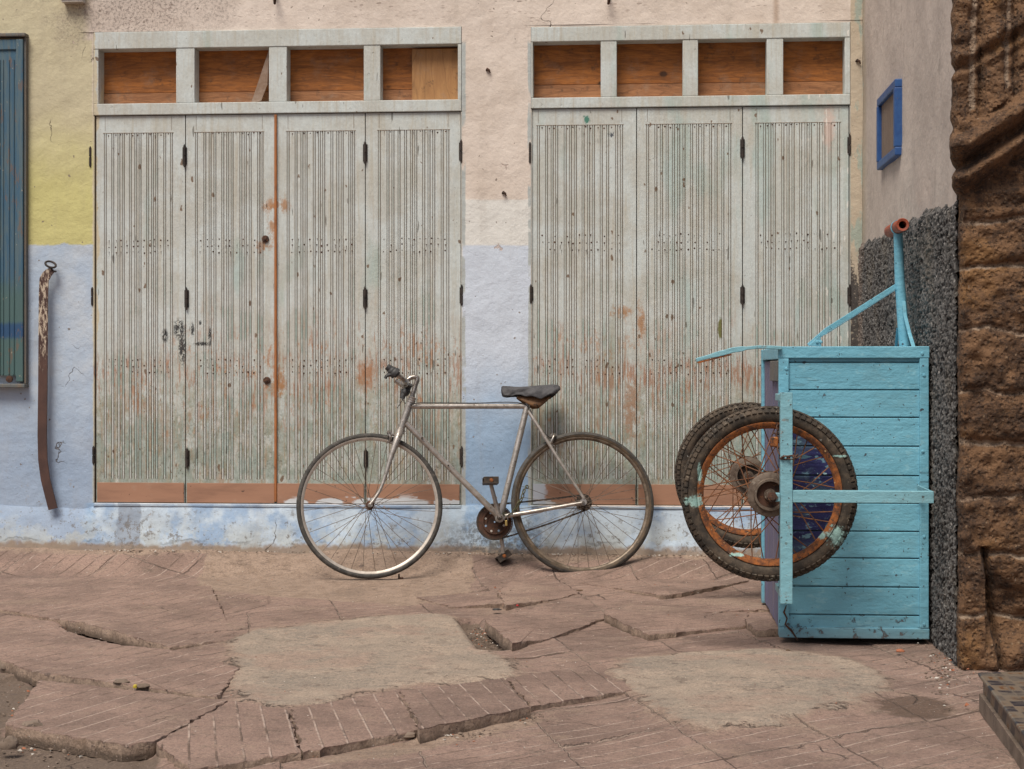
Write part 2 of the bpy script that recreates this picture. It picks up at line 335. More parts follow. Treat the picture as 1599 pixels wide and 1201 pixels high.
def mat_rawwood(name, a, b, sc=1., vert=False, dusty=.3):
    g = G(name); k = dict(sx=9, sz=1) if vert else dict(sx=1.2, sz=9)
    n = g.noise(6*sc, 6, .65, dist=.8, **k); n2 = g.noise(22*sc, 4, .7, off=3, **k); lo = g.noise(4, 2, .5, off=8)
    rings = g.m('ABSOLUTE', g.m('SINE', (g.noise(2.2*sc, 2, .4, sx=.9 if not vert else 4, sz=5 if not vert else .9, off=5)*30)))
    col = g.mix(a, b, g.ss(n+n2*.5+lo*.2, .6, 1.05)); col = g.mix(col, tuple(x*.42 for x in b), g.ss(rings, .5, .05)*.28)
    kn, _ = g.voro(4.6, sx=1, sz=1.4, off=4); kn = kn+(n2-.5)*.08
    col = g.mix(col, tuple(x*.18 for x in b), g.ss(kn, .12, .07)*.9); col = g.mix(col, (.05, .03, .02), g.ss(g.noise(14, 6, .8, off=105), .56, .66)*.5)
    col = g.mix(col, (.30, .22, .16), g.ss(g.noise(9, 5, .7, off=12), .5, .75)*dusty)
    return g.fin(col, .75, n2+rings*.3, .002, .7)
def mat_ply():
    g = G('brown_plywood'); n = g.noise(7, 5, .6, sx=.5, sz=2.4); s_ = g.noise(36, 3, .6, off=3)
    col = g.mix((.36, .195, .125), (.27, .145, .095), g.ss(n, .4, .7)); col = g.mix(col, (.09, .05, .035), g.ss(s_, .69, .72)*.85)
    col = g.mix(col, (.42, .30, .22), g.ss(g.noise(12, 4, off=6), .58, .75)*.35)
    col = g.mix(col, (.56, .58, .60), g.ss(g.noise(9, 4, .6, sx=.5, sz=1.6, off=16), .55, .57)*g.ss(g.Z, WZ(600, 772)+.01, WZ(600, 781))*g.ss(g.X, WX(452), WX(470))*g.ss(g.X, WX(900), WX(850)))
    for px, rx in ((462, .06), (516, .065), (585, .10), (635, .11), (690, .04)): col = g.mix(col, (.56, .585, .61), g.ell(WX(px), WZ(px, 785), rx, .022, .12, (s_-.5)*.5+(n-.5)*.6))
    col = g.mix(col, (.45, .50, .57), g.rect(WX(829), WX(852), 0, .6, .01, (s_-.5)*.05)*.9)
    return g.fin(col, .8, n+s_*.3, .002, .6)
def mat_cart(name='pale_blue_boat_paint', worn=0):
    g = G(name); fine = g.noise(70, 4, .65); lump = g.noise(26, 4, .6, sx=.6, off=3); mid = g.noise(4, 4, off=6); gr = g.attr('g')
    col = g.mix((.15, .395, .51), (.175, .445, .57), g.ss(mid, .35, .65))
    wc = CART_W; d = g.m('SQRT', (g.X-wc[0])*(g.X-wc[0])+(g.Z-wc[1])*(g.Z-wc[1])); onface = g.ss(g.Y, CFY+.03, CFY+.02)*g.ss(g.Y, CFY-.008, CFY-.004)
    nv = g.mix((.016, .017, .075), (.030, .033, .125), g.ss(g.noise(8, 4, .6, sz=6, off=2), .4, .7))
    nv = g.mix(nv, (.35, .55, .60), g.ss(g.noise(24, 3, .65, off=9, dist=1.5), .68, .70)*.9)
    nmask = g.ss(d+(g.noise(22, 4, off=13)-.5)*.06, .262, .252)*onface
    col = g.mix(col, nv, nmask)
    col = g.mix(col, (.06, .11, .13), g.ss(gr, .4, .8)*.75)
    ch = g.ss(g.noise(30, 5, .75, off=17)+g.ss(g.Z, .14, .02)*.09+gr*.05, .665, .68); col = g.mix(col, (.06, .045, .05), ch*.85)
    fis = g.ss(g.noise(30, 4, .7, sx=.12, sz=2.6, off=171), .655, .67)*onface; col = g.mix(col, (.04, .08, .10), fis*.8)
    col = g.mix(col, (.27, .52, .60), g.ss(g.noise(40, 4, .7, sx=.5, off=172), .58, .64)*.45)
    col = g.mix(col, (.30, .34, .33), g.ss(g.noise(55, 4, .8, off=19), .62, .7)*.25)
    col = g.mix(col, (.16, .30, .34), g.ss(g.noise(14, 5, .7, sx=.4, off=23), .50, .72)*.4)
    col = g.mix(col, (.05, .05, .06), g.speck(34, .10, .26, off=85)*.9); col = g.mix(col, (.10, .22, .27), g.speck(16, .22, .3, sx=.5, sz=2.2, off=86)*.6)
    col = g.mix(col, (.17, .13, .10), g.ss(g.Z+(mid-.5)*.15, .10, -.02)*.45)
    if worn: col = g.mix(col, (.24, .40, .40), .45); col = g.mix(col, (.06, .055, .05), g.speck(75, .22, .36, off=121)*.85); col = g.mix(col, (.20, .13, .09), g.ss(g.noise(22, 6, .8, off=122), .58, .64)*.6)
    dots = g.ss(g.noise(85, 1, .5, off=29), .74, .77); col = g.mix(col, (.04, .03, .03), dots*.8)
    return g.fin(col, .5, lump*1.5+fine*.35-ch*.8+g.noise(9, 5, .6, sx=.25, sz=3.5, off=14)*.6, .004, .8, spec=.4)
def mat_grille(name, a, b, dark=(.05, .04, .06)):
    g = G(name); n = g.noise(10, 6, .7, sx=5, sy=5, sz=.4); col = g.mix(a, b, g.ss(n, .4, .65)); col = g.mix(col, dark, g.ss(g.noise(30, 4, .7, sx=3, sy=3, sz=.3, off=4), .60, .66)*.7)
    return g.fin(col, .8, n, .004, .8)
def simple(name, a, b, sc=18, rough=.5, metal=0., c=None, ct=.62, bd=.001, spots=None, **k):
    g = G(name); n = g.noise(sc, 5, .7, **k); col = g.mix(a, b, g.ss(n, .38, .64))
    if c: col = g.mix(col, c, g.ss(g.noise(sc*1.7, 5, .75, off=5), ct, ct+.05))
    if spots: col = g.mix(col, spots, g.speck(sc*3, .10, .34, off=9))
    if name in ('dusty_old_rubber', 'orange_rust'):      # blobs of the cart's paint on tyre and rim
        for px, py, rx, rz in ((1084, 782, .028, .018), (1306, 838, .026, .030), (1092, 740, .006, .028), (1284, 836, .012, .012), (1150, 866, .022, .006), (1310, 712, .020, .004)):
            p = on_y(px, py, CFY-.17); col = g.mix(col, (.30, .48, .44), g.ell(p.x, p.z, rx, rz, .3, (g.noise(45, 4, .8, off=px*.1)-.5)*4)*g.ss(g.Y, CFY, CFY-.05)*.9)
        col = g.mul(col, (g.noise(60, 5, .8, off=31)-.5)*2.2+1.)
    return g.fin(col, rough, n, bd, .8, metal)
def mat_stone():
    g = G('brown_sandstone'); mo = g.attr('mo'); n = g.noise(9, 6, .75); f = g.noise(85, 4, .8, off=3)
    v, _ = g.voro(55); 
    col = g.mix((.165, .088, .043), (.08, .042, .022), g.ss(n, .42, .58)); col = g.mix(col, (.25, .125, .04), g.ss(g.noise(4, 4, off=8), .56, .66)*.5)
    col = g.mix(col, g.mix((.33, .245, .175), (.20, .13, .085), g.ss(n, .42, .58)), g.ss(mo+(g.noise(24, 5, .8, off=161)-.5)*1.4, .30, .75)*.9)
    col = g.mix(col, (.025, .015, .01), g.ss(f+(n-.5)*.5, .52, .60)*.7); col = g.mix(col, (.30, .21, .13), g.speck(95, .2, .4, off=88)*.5)
    col = g.mix(col, (.38, .32, .26), g.ss(g.noise(28, 4, .7, sz=.5, off=15), .68, .72)*.5)
    return g.fin(col, .95, f*.8+n*2-g.ss(v, .5, .1)*.8, .008, 1)
def mat_paving():
    g = G('scored_pink_paving'); s_, j1, j2, d, c = [g.attr(k) for k in ('s', 'j1', 'j2', 'd', 'c')]
    n = g.noise(3, 5, .65); f = g.noise(120, 4, .75, off=2); m_ = g.noise(16, 5, .7, off=5); wv = (m_-.5)*.10+(n-.5)*.12
    def line(v, wd): fr = g.m('FRACT', v+wv*.8); return g.ss(g.m('ABSOLUTE', fr-.5), .5-wd, .5-wd*.35)
    sc_ = line(s_, .062)*g.ss(g.noise(7, 4, .6, off=91), .36, .50); jo = g.m('MAXIMUM', line(j1, .010), line(j2, .012))
    ce = g.n('ShaderNodeCombineXYZ'); g.put(ce.inputs[0], g.m('FLOOR', j1)); g.put(ce.inputs[1], g.m('FLOOR', j2)); wn = g.n('ShaderNodeTexWhiteNoise'); g.t.links.new(ce.outputs[0], wn.inputs[0]); wn_ = V_(g, wn.outputs[0])
    col = g.mix((.275, .184, .146), (.190, .126, .100), g.ss(n, .38, .62))
    col = g.mul(col, wn_*.16+.92)
    col = g.mix(col, (.30, .215, .165), g.ss(m_, .52, .72)*.55)
    sv = g.ss(g.noise(5, 4, off=31)+g.ss(g.Y, -3.2, -2.2)*.06, .46, .60)
    scol = g.mix((.42, .32, .265), (.115, .075, .055), sv); col = g.mix(col, scol, sc_*.85)
    col = g.mix(col, g.mix((.32, .24, .19), (.085, .055, .04), g.ss(g.noise(3, 4, off=92), .46, .56)), jo*.75)
    sand = g.mix((.31, .225, .17), (.235, .165, .12), g.ss(m_, .4, .65))
    sm = g.ss(d+(g.noise(7, 5, .7, off=9)-.5)*1.1, .42, .62)
    sm2 = g.m('MAXIMUM', sm, g.ss(g.noise(2.3, 5, .65, off=12), .56, .68)*.55)
    sand = g.mix(sand, (.135, .097, .072), g.ss(g.Z+(m_-.5)*.02, -.010, -.020)); col = g.mix(col, sand, sm2); col = g.mix(col, (.105, .074, .053), g.ss(g.attr('k')+(m_-.5)*.8, .3, .9)*.85)  # attribute k paints gap shadow onto the slab sides
    cn_ = g.noise(7, 6, .8, off=15); col = g.mix(col, sand, g.ss(c+(cn_-.5)*2.2, .12, .42)*.75); cm = g.ss(c+(cn_-.5)*2.2, .36, .70)
    cc = g.mix((.285, .23, .18), (.36, .28, .215), g.ss(g.noise(5, 5, .7, off=18), .4, .65)); cc = g.mix(cc, (.20, .17, .14), g.ss(g.noise(30, 6, .85, off=19)+(g.noise(3, 3, off=103)-.5)*.5, .50, .62)*.7)
    cc = g.mix(cc, (.32, .215, .165), g.ss(g.noise(4, 4, off=27), .52, .66)*.5)
    col = g.mix(col, cc, cm)
    edge = g.ss(g.m('ABSOLUTE', c+(cn_-.5)*2.2-.44), .05, .0)*g.ss(g.noise(4, 3, off=20), .53, .57)
    col = g.mix(col, (.10, .07, .05), edge*.7)
    cr, nn = g.voro(2.3, 'DISTANCE_TO_EDGE', off=2.3)
    dn = g.n('ShaderNodeVectorMath'); dn.operation = 'ADD'; nz = g.n('ShaderNodeTexNoise'); nz.inputs['Scale'].default_value = 6; nz.inputs['Detail'].default_value = 6; g.t.links.new(g.pos, nz.inputs[0])
    s2 = g.n('ShaderNodeVectorMath'); s2.operation = 'SCALE'; s2.inputs[3].default_value = .22; g.t.links.new(nz.outputs['Color'], s2.inputs[0]); g.t.links.new(s2.outputs[0], dn.inputs[0]); g.t.links.new(g.pos, dn.inputs[1]); g.t.links.new(dn.outputs[0], nn.inputs['Vector'])
    crk = g.ss(cr, .009, .002)*g.ss(g.noise(1.9, 2, off=37), .58, .64); col = g.mix(col, (.09, .06, .045), crk*.8)
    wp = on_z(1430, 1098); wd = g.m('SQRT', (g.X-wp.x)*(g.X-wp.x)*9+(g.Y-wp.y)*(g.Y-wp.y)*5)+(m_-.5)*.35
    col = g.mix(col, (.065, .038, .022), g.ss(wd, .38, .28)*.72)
    col = g.mix(col, (.12, .085, .065), g.ss(g.noise(14, 6, .8, off=24), .54, .66)*.6)
    ch = g.ss(g.noise(26, 6, .8, sx=1, sy=2.2, off=131), .57, .62); col = g.mix(col, (.10, .065, .05), ch*.55)
    col = g.mix(col, (.085, .06, .05), g.speck(60, .16, .34, off=21)*.75); col = g.mix(col, (.10, .07, .06), g.speck(22, .08, .25, sx=.6, off=26)*.8); col = g.mix(col, (.13, .09, .075), g.speck(150, .35, .45, off=94)*.6)
    col = g.mix(col, (.60, .52, .46), g.speck(70, .04, .25, off=22)*.85); col = g.mix(col, (.42, .32, .27), g.speck(160, .3, .4, off=95)*.45)
    col = g.mul(col, (f-.5)*1.5+1.)
    h = f*.7+m_*1.1-sc_*.35*(1-sm2)*(1-cm)-jo*1.6*(1-sm)*(1-cm)+g.noise(40, 4, .7, off=25)*.8-edge*2-crk*2
    return g.fin(col, .93, h, .006, 1)
def mat_tile():
    g = G('patterned_glazed_tile'); 
    def fr(v, k): return g.m('ABSOLUTE', g.m('FRACT', v*k)-.5)
    U = g.X+g.Y; Vv = g.Y-g.X+g.Z*1.4; a = fr(U, 7)+fr(Vv, 7)
    col = g.mix((.16, .12, .085), (.022, .02, .028), g.ss(a, .52, .55)); col = g.mix(col, (.13, .06, .025), g.ss(a, .28, .25)); col = g.mix(col, (.20, .155, .11), g.ss(a, .13, .11))
    gl = g.m('MAXIMUM', g.ss(fr(g.X, 7), .47, .49), g.ss(fr(g.Y, 7), .47, .49)); col = g.mix(col, (.12, .10, .08), gl)
    col = g.mix(col, (.16, .13, .10), g.ss(g.noise(10, 5, .7), .44, .62)*.75)
    col = g.mix(col, (.05, .035, .025), g.ss(g.noise(26, 4, .7, off=4), .56, .66)*.7)
    return g.fin(col, .45, g.noise(40, 3), .001, .6)

# cart placement is needed by the blue paint (the wheel masked the navy undercoat when the box was repainted)
CFY = -8+5.90*ray(1330, 575).y; CNY = on_y(1201, 771, CFY-.16)
CART_W = (CNY.x, CNY.z)
M = dict(
 wall=mat_wall(), side=mat_sidewall(), stucco=mat_stucco(), door=mat_door(),
 board=mat_rawwood('varnished_pine_board', (.44, .155, .030), (.22, .075, .016)), lowboard=mat_rawwood('dusty_pine_board', (.40, .18, .075), (.23, .095, .038), dusty=.5),
 patch=mat_rawwood('pale_plywood', (.42, .22, .085), (.34, .17, .065), vert=True, dusty=.4), bare=mat_rawwood('bare_orange_wood', (.42, .16, .05), (.30, .11, .035), vert=True, dusty=.1), ply=mat_ply(),
 cart=mat_cart(), bracket=mat_cart('chipped_green_blue_paint', 1), purple=mat_grille('weathered_violet_wood', (.13, .13, .235), (.19, .165, .20)), shutter=mat_grille('weathered_teal_blue_paint', (.085, .17, .225), (.12, .20, .23), (.10, .08, .07)),
 shutterframe=mat_grille('old_grey_wood', (.12, .13, .13), (.17, .14, .11)), stone=mat_stone(), paving=mat_paving(), tile=mat_tile(),
 rubber=simple('worn_black_rubber', (.035, .033, .03), (.075, .068, .06), 30, .8, c=(.12, .10, .085), ct=.6), cartrubber=simple('dusty_old_rubber', (.030, .023, .017), (.085, .062, .042), 22, .85, c=(.17, .14, .105), ct=.60, spots=(.3, .3, .27)),
 gum=simple('tan_sidewall_rubber', (.095, .062, .034), (.045, .033, .023), 24, .7, c=(.22, .165, .10)),
 silver=simple('dusty_silver_paint', (.46, .42, .385), (.33, .30, .265), 34, .36, .6, c=(.10, .065, .04), ct=.60, spots=(.05, .04, .03)),
 rim=simple('dull_aluminium', (.46, .41, .36), (.33, .29, .25), 20, .45, .4, c=(.16, .11, .08)), rearrim=simple('grimy_steel_rim', (.22, .17, .125), (.10, .075, .05), 22, .45, .4, c=(.28, .23, .18)),
 chrome=simple('tarnished_chrome', (.40, .37, .34), (.20, .17, .145), 60, .3, .8, c=(.12, .06, .03)),
 rust=simple('orange_rust', (.30, .095, .02), (.10, .035, .014), 30, .85, c=(.06, .03, .018), ct=.54, bd=.003, spots=(.50, .32, .15)), darkrust=simple('brown_rust', (.085, .038, .022), (.035, .021, .015), 30, .85, c=(.20, .08, .03), ct=.6, bd=.002),
 spokerust=simple('rusty_spoke_steel', (.22, .085, .03), (.11, .05, .025), 30, .75), spoke=simple('dull_spoke_steel', (.22, .17, .135), (.10, .075, .055), 40, .5, .5), grease=simple('greasy_black_steel', (.03, .024, .02), (.07, .05, .035), 40, .6, .3, c=(.12, .07, .04)),
 iron=simple('dark_iron', (.03, .025, .023), (.06, .045, .038), 40, .7, .3, c=(.14, .06, .03), ct=.64),
 strap=simple('peeling_brown_iron', (.10, .048, .035), (.075, .035, .027), 20, .7, c=(.14, .065, .04)), plastic=simple('black_rubber_hood', (.025, .025, .027), (.05, .05, .05), 30, .6),
 cloth=simple('charcoal_saddle_cloth', (.045, .045, .05), (.07, .068, .072), 30, .75), leather=simple('cracked_tan_leather', (.24, .125, .055), (.13, .065, .03), 26, .7, c=(.05, .03, .02), ct=.56),
 red=simple('faded_red_rubber', (.36, .075, .03), (.25, .055, .03), 26, .65, c=(.12, .05, .03)), brass=simple('brass', (.6, .42, .14), (.42, .28, .1), 30, .35, .8), greenchain=simple('grimy_green_steel', (.12, .12, .06), (.06, .055, .035), 60, .6, .3),
 drum=simple('grey_drum_steel', (.17, .13, .10), (.09, .062, .045), 28, .7, .35, c=(.24, .20, .16), ct=.6), bframe=simple('royal_blue_paint', (.014, .062, .21), (.022, .085, .25), 16, .5, c=(.08, .10, .16), ct=.66), mesh=mat_grille('dusty_brown_panel', (.17, .12, .09), (.22, .165, .13)),
 white=simple('white_plastic', (.55, .5, .44), (.45, .42, .38), 20, .6), film=simple('torn_dusty_film', (.30, .22, .17), (.22, .14, .09), 14, .6), rock=simple('grey_brown_rock', (.20, .15, .115), (.13, .095, .07), 12, .95, c=(.07, .05, .04), bd=.006), brick=simple('red_brick_crumb', (.34, .12, .06), (.26, .1, .05), 22, .9), bluebit=simple('blue_plastic', (.01, .02, .12), (.02, .03, .16), 10, .5), redbit=simple('red_plastic', (.4, .02, .02), (.3, .02, .02), 10, .5), yellowbit=simple('yellow_plastic', (.5, .4, .03), (.4, .3, .03), 10, .5),
 leaf=simple('dry_leaf', (.12, .07, .04), (.07, .04, .02), 20, .8))
def mat_strap():
    g = G('iron_bar_paint'); n = g.noise(48, 5, .8, sx=1.6, sz=.45); z0 = WZ(66, 560)
    col = g.mix((.085, .042, .032), (.06, .03, .024), g.ss(g.noise(8, 4), .4, .6)); col = g.mix(col, (.52, .43, .33), g.ss(n, .50, .56)*g.ss(g.Z+(n-.5)*.6, z0-.02, z0+.16))
    col = g.mix(col, (.3, .22, .17), g.ss(n, .70, .73)*.6)
    return g.fin(col, .7, n, .002, .7)
M['strap'] = mat_strap()
def mat_shutter():
    g = G('peeling_teal_shutter_paint'); n = g.noise(12, 6, .7, sx=4, sz=.35); z = g.Z+(g.noise(7, 4)-.5)*.25
    col = g.mix((.042, .11, .175), (.085, .135, .16), g.ss(n, .4, .6)); col = g.mix(col, (.065, .125, .125), g.ss(z, WZ(20, 440)+.08, WZ(20, 440)-.08)); 
    col = g.mix(col, (.02, .07, .16), g.rect(-9, 9, WZ(20, 528), WZ(20, 505), .012, None, (n-.5)*.04)); col = g.mix(col, (.10, .08, .065), g.attr('g')*.8); col = g.mix(col, (.17, .10, .06), g.ss(g.noise(26, 5, .7, off=3, sz=.3), .58, .64)*.6)
    col = g.mix(col, (.42, .37, .28), g.ss(g.noise(40, 4, .6, off=8, sz=.6), .68, .70)*.7)
    return g.fin(col, .7, n, .003, .8)
M['shutter'] = mat_shutter()

# ------------------------------------------------------------------ ground
def poly_mask(px, py, poly):
    ins = np.zeros(px.shape, bool); n = len(poly)
    for i in range(n):
        (x1, y1), (x2, y2) = poly[i], poly[(i+1) % n]
        if y1 == y2: continue
        c = ((y1 > py) != (y2 > py)) & (px < (x2-x1)*(py-y1)/(y2-y1)+x1); ins ^= c
    return ins
def blur(a, k):
    for _ in range(k):
        a = (np.roll(a, 1, 0)+np.roll(a, -1, 0)+np.roll(a, 1, 1)+np.roll(a, -1, 1)+a*2)/6
    return a
A1, A2 = math.radians(15.5), math.radians(42)      # joint directions right of the bicycle
B1, B2 = math.radians(73.5), math.radians(-28.6)
def score(x, y, ang): return (-x*math.sin(ang)+y*math.cos(ang))
def ground():
    xs = np.concatenate([[-40, -20, -10, -5, -3.6], np.arange(-3.2, 2.2, .0125), [2.6, 4, 8, 20, 40]])
    ys = np.concatenate([[-40, -25, -16, -10, -7, -5.6], np.arange(-4.8, .12, .0125)[:-1], [.2, .6]])
    X, Y = np.meshgrid(xs, ys)
    dx, dy = X, Y-CY; dep = np.maximum(.3, -dx*math.sin(TH)+dy*math.cos(TH)); lat = dx*math.cos(TH)+dy*math.sin(TH)
    PX = 799.5+F*lat/dep; PY = HY+F*CZ/dep
    left = (X < WX(360)+.35+(Y+2)*.15) & (PX < 420)
    q1 = (X*math.cos(A1)+(Y-CY)*math.sin(A1))/.36
    # cells
    j1 = np.where(left, score(X, Y, B1)/.42+.3, q1+.32+.10*fbm(X*1.3, Y*1.3, 0, 2))
    j2 = np.where(left, score(X, Y, B2)/.42+.1, score(X, Y, A2)/.36+.25)
    s = np.where(left, score(X, Y, B1)*13, score(X, Y, A2)*12.5)
    c1, c2 = np.floor(j1).astype(int), np.floor(j2).astype(int); f1, f2 = j1-c1-.5, j2-c2-.5
    mid = (1-np.abs(np.clip((X+.3)/2.2, -1, 1))*.3)
    t1, t2, t0 = _h(c1, c2, 0, 3)-.5, _h(c1, c2, 1, 4)-.5, _h(c1, c2, 2, 5)-.5
    H = (t1*f1+t2*f2)*.014*mid + t0*.005
    H += (fbm(X*4, Y*4, 0, 5, 2)-.5)*.016 + (fbm(X*1.2, Y*1.2, 0, 3, 9)-.5)*.018
    H -= .007
    d = np.zeros(X.shape); c = np.zeros(X.shape); hole = np.zeros(X.shape)
    for poly in ([(300, 915), (320, 890), (420, 860), (1080, 860), (1190, 880), (1000, 888), (880, 898), (740, 890), (735, 930), (640, 945), (440, 930)], [(-300, 1030), (0, 1040), (60, 1058), (0, 1130), (180, 1165), (250, 1165), (240, 1230), (-400, 1230)],
                 [(640, 1150), (840, 1105), (850, 1125), (700, 1160), (500, 1190), (480, 1180)], [(-400, 840), (150, 850), (700, 862), (1200, 870), (1200, 880), (500, 872), (-400, 872)]):
        d = np.maximum(d, poly_mask(PX, PY, poly))
    d = blur(d, 26); d = np.maximum(d, np.clip(1-(-Y-.02)/.22, 0, 1)*.9)
    for poly in ([(362, 1000), (400, 985), (560, 966), (700, 957), (722, 975), (750, 1012), (795, 1030), (812, 1055), (625, 1072), (452, 1103), (385, 1098), (358, 1060)],
                 [(950, 1045), (1000, 1024), (1060, 1018), (1200, 1012), (1330, 1028), (1385, 1060), (1340, 1098), (1240, 1117), (1170, 1131), (1075, 1136), (1048, 1125), (1000, 1092)]):
        c = np.maximum(c, poly_mask(PX, PY, poly))
    c = blur(c, 55)
    hole = blur(poly_mask(PX, PY, [(716, 964), (745, 962), (802, 1008), (752, 1013)]).astype(float), 3)
    H = H*(1-np.clip(c*1.6, 0, 1)) + np.clip(c*1.6, 0, 1)*(.004+(fbm(X*3, Y*3, 0, 4, 6)-.5)*.02)
    d = np.maximum(d, hole)
    for gp in ([(90, 966), (170, 980), (266, 1010), (200, 1007), (120, 990)], [(50, 1050), (150, 1064), (330, 1092), (230, 1085), (130, 1072), (60, 1062)]):
        q_ = blur(poly_mask(PX, PY, gp).astype(float), 1); H -= q_*.035
    H = H*(1-hole) - hole*(.045+.02*vnoise(X*60, Y*60))
    for hx, hy, hr in ((617, 981, .022), (626, 1007, .026), (700, 999, .022)):      # rough little pits in the left repair
        p = on_z(hx, hy); H -= .012*np.exp(-((X-p.x)**2+(Y-p.y)**2)/hr**2)
    low = blur(poly_mask(PX, PY, [(-400, 1020), (0, 1028), (60, 1056), (200, 1160), (242, 1160), (250, 1260), (-600, 1260)]).astype(float), 4)
    H -= low*.024*(.7+.6*fbm(X*8, Y*8))
    rise = np.clip(1+(Y+.03)/.34, 0, 1); rise = rise*rise*(3-2*rise)
    H = H*(1-rise*.6) + rise*(.085+(fbm(X*3, 0, 0, 3, 14)-.5)*.05-.02*np.clip((X+1)/2, 0, 1))
    near = (np.abs(X) < 6) & (Y > -6); H = np.where(near, H, -.01)
    g = MB(); g.grid(np.stack([X, Y, H], -1), s=s, j1=j1, j2=j2, d=d, c=c)
    o = g.build('ground', M['paving'], smooth=60, origin=(0, 0, 0)); tag(o, kind='structure')
ground()

def slab(pts, label, ang, th=.045, step=12.5, jag=.0030):
    rnd = random.Random(len(label)*7+int(pts[0][0])); top = []
    pts = [(a, b, h*(.78 if step == 15 else .5)) for a, b, h in pts]; n = len(pts)
    for i in range(n):
        a = on_z(*pts[i]); b = on_z(*pts[(i+1) % n]); k = max(2, int((b-a).length/.022))
        for j in range(k):
            p = a.lerp(b, j/k); q = 0 if j == 0 else jag
            top.append(p+Vector((rnd.uniform(-q, q)*2.2, rnd.uniform(-q, q)*2.2, rnd.uniform(-q, q)*.5)))
    cx = sum(top, Vector())/len(top); m = len(top)
    rings = [(1, -.003), (.996, 0), (.985, .0004)]
    vs = []
    for sc_, dz in [(1, -th)]+rings:
        for p in top:
            v = cx+(p-cx)*sc_; q = .003 if dz == -.003 else 0.; vs.append(Vector((v.x+rnd.uniform(-q, q), v.y+rnd.uniform(-q, q), v.z+dz-(rnd.random()**3)*.010*(q > 0))))
    vs.append(cx); fs = []
    for r in range(3): fs += [(r*m+i, r*m+(i+1) % m, (r+1)*m+(i+1) % m, (r+1)*m+i) for i in range(m)]
    fs += [(3*m+i, 3*m+(i+1) % m, 4*m) for i in range(m)]
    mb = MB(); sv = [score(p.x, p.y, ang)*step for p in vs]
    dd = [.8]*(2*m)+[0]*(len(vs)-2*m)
    mb.add(vs, fs, 0, s=sv, j1=.5+R.randint(0, 9), j2=.5+R.randint(0, 9), d=dd, c=0, k=[1.]*m+[.2]*m+[0.]*(len(vs)-2*m))  # k: painted gap shade, full at the slab foot, fading towards the top edge
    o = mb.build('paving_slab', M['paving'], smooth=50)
    tag(o, label, 'paving slab', 'loose and lifted slabs in the broken pavement')
FA = math.radians(90+15.5)
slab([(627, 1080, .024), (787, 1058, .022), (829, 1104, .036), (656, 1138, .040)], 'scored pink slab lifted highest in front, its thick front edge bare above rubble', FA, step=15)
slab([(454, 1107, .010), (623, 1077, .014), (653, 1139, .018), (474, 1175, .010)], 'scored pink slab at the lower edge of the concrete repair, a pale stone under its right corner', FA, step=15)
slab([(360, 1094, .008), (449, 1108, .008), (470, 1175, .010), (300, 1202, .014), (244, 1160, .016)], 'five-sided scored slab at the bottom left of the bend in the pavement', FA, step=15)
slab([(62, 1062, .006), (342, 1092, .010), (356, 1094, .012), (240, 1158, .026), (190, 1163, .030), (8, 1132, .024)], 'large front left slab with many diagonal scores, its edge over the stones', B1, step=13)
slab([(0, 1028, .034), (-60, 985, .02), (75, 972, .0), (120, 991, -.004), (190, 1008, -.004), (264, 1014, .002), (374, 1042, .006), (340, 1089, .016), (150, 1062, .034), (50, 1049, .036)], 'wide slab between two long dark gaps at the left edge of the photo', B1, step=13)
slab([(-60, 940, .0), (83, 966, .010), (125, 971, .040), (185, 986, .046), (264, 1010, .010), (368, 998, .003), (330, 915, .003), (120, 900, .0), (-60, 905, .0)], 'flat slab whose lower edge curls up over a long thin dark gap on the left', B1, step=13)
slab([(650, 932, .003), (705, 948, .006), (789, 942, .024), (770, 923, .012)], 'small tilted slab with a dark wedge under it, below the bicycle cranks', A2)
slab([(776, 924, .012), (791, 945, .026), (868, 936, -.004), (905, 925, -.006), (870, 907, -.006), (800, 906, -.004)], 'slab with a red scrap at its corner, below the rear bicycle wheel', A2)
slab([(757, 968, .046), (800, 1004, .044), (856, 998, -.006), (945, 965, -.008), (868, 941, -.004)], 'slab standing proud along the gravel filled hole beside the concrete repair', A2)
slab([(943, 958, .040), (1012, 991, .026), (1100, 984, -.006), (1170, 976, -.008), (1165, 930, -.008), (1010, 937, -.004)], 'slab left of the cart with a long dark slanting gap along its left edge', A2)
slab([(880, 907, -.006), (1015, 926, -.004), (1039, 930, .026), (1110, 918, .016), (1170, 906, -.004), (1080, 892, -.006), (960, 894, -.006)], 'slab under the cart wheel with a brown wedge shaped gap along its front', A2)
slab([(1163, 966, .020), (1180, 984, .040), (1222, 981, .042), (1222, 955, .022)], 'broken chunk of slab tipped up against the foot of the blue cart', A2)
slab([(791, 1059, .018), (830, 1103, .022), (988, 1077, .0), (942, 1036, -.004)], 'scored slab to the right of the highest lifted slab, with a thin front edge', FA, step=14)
slab([(1190, 924, .004), (1040, 948, -.006), (1080, 958, .0), (1218, 950, .014)], 'cracked slab running under the lower left edge of the blue cart', A2)

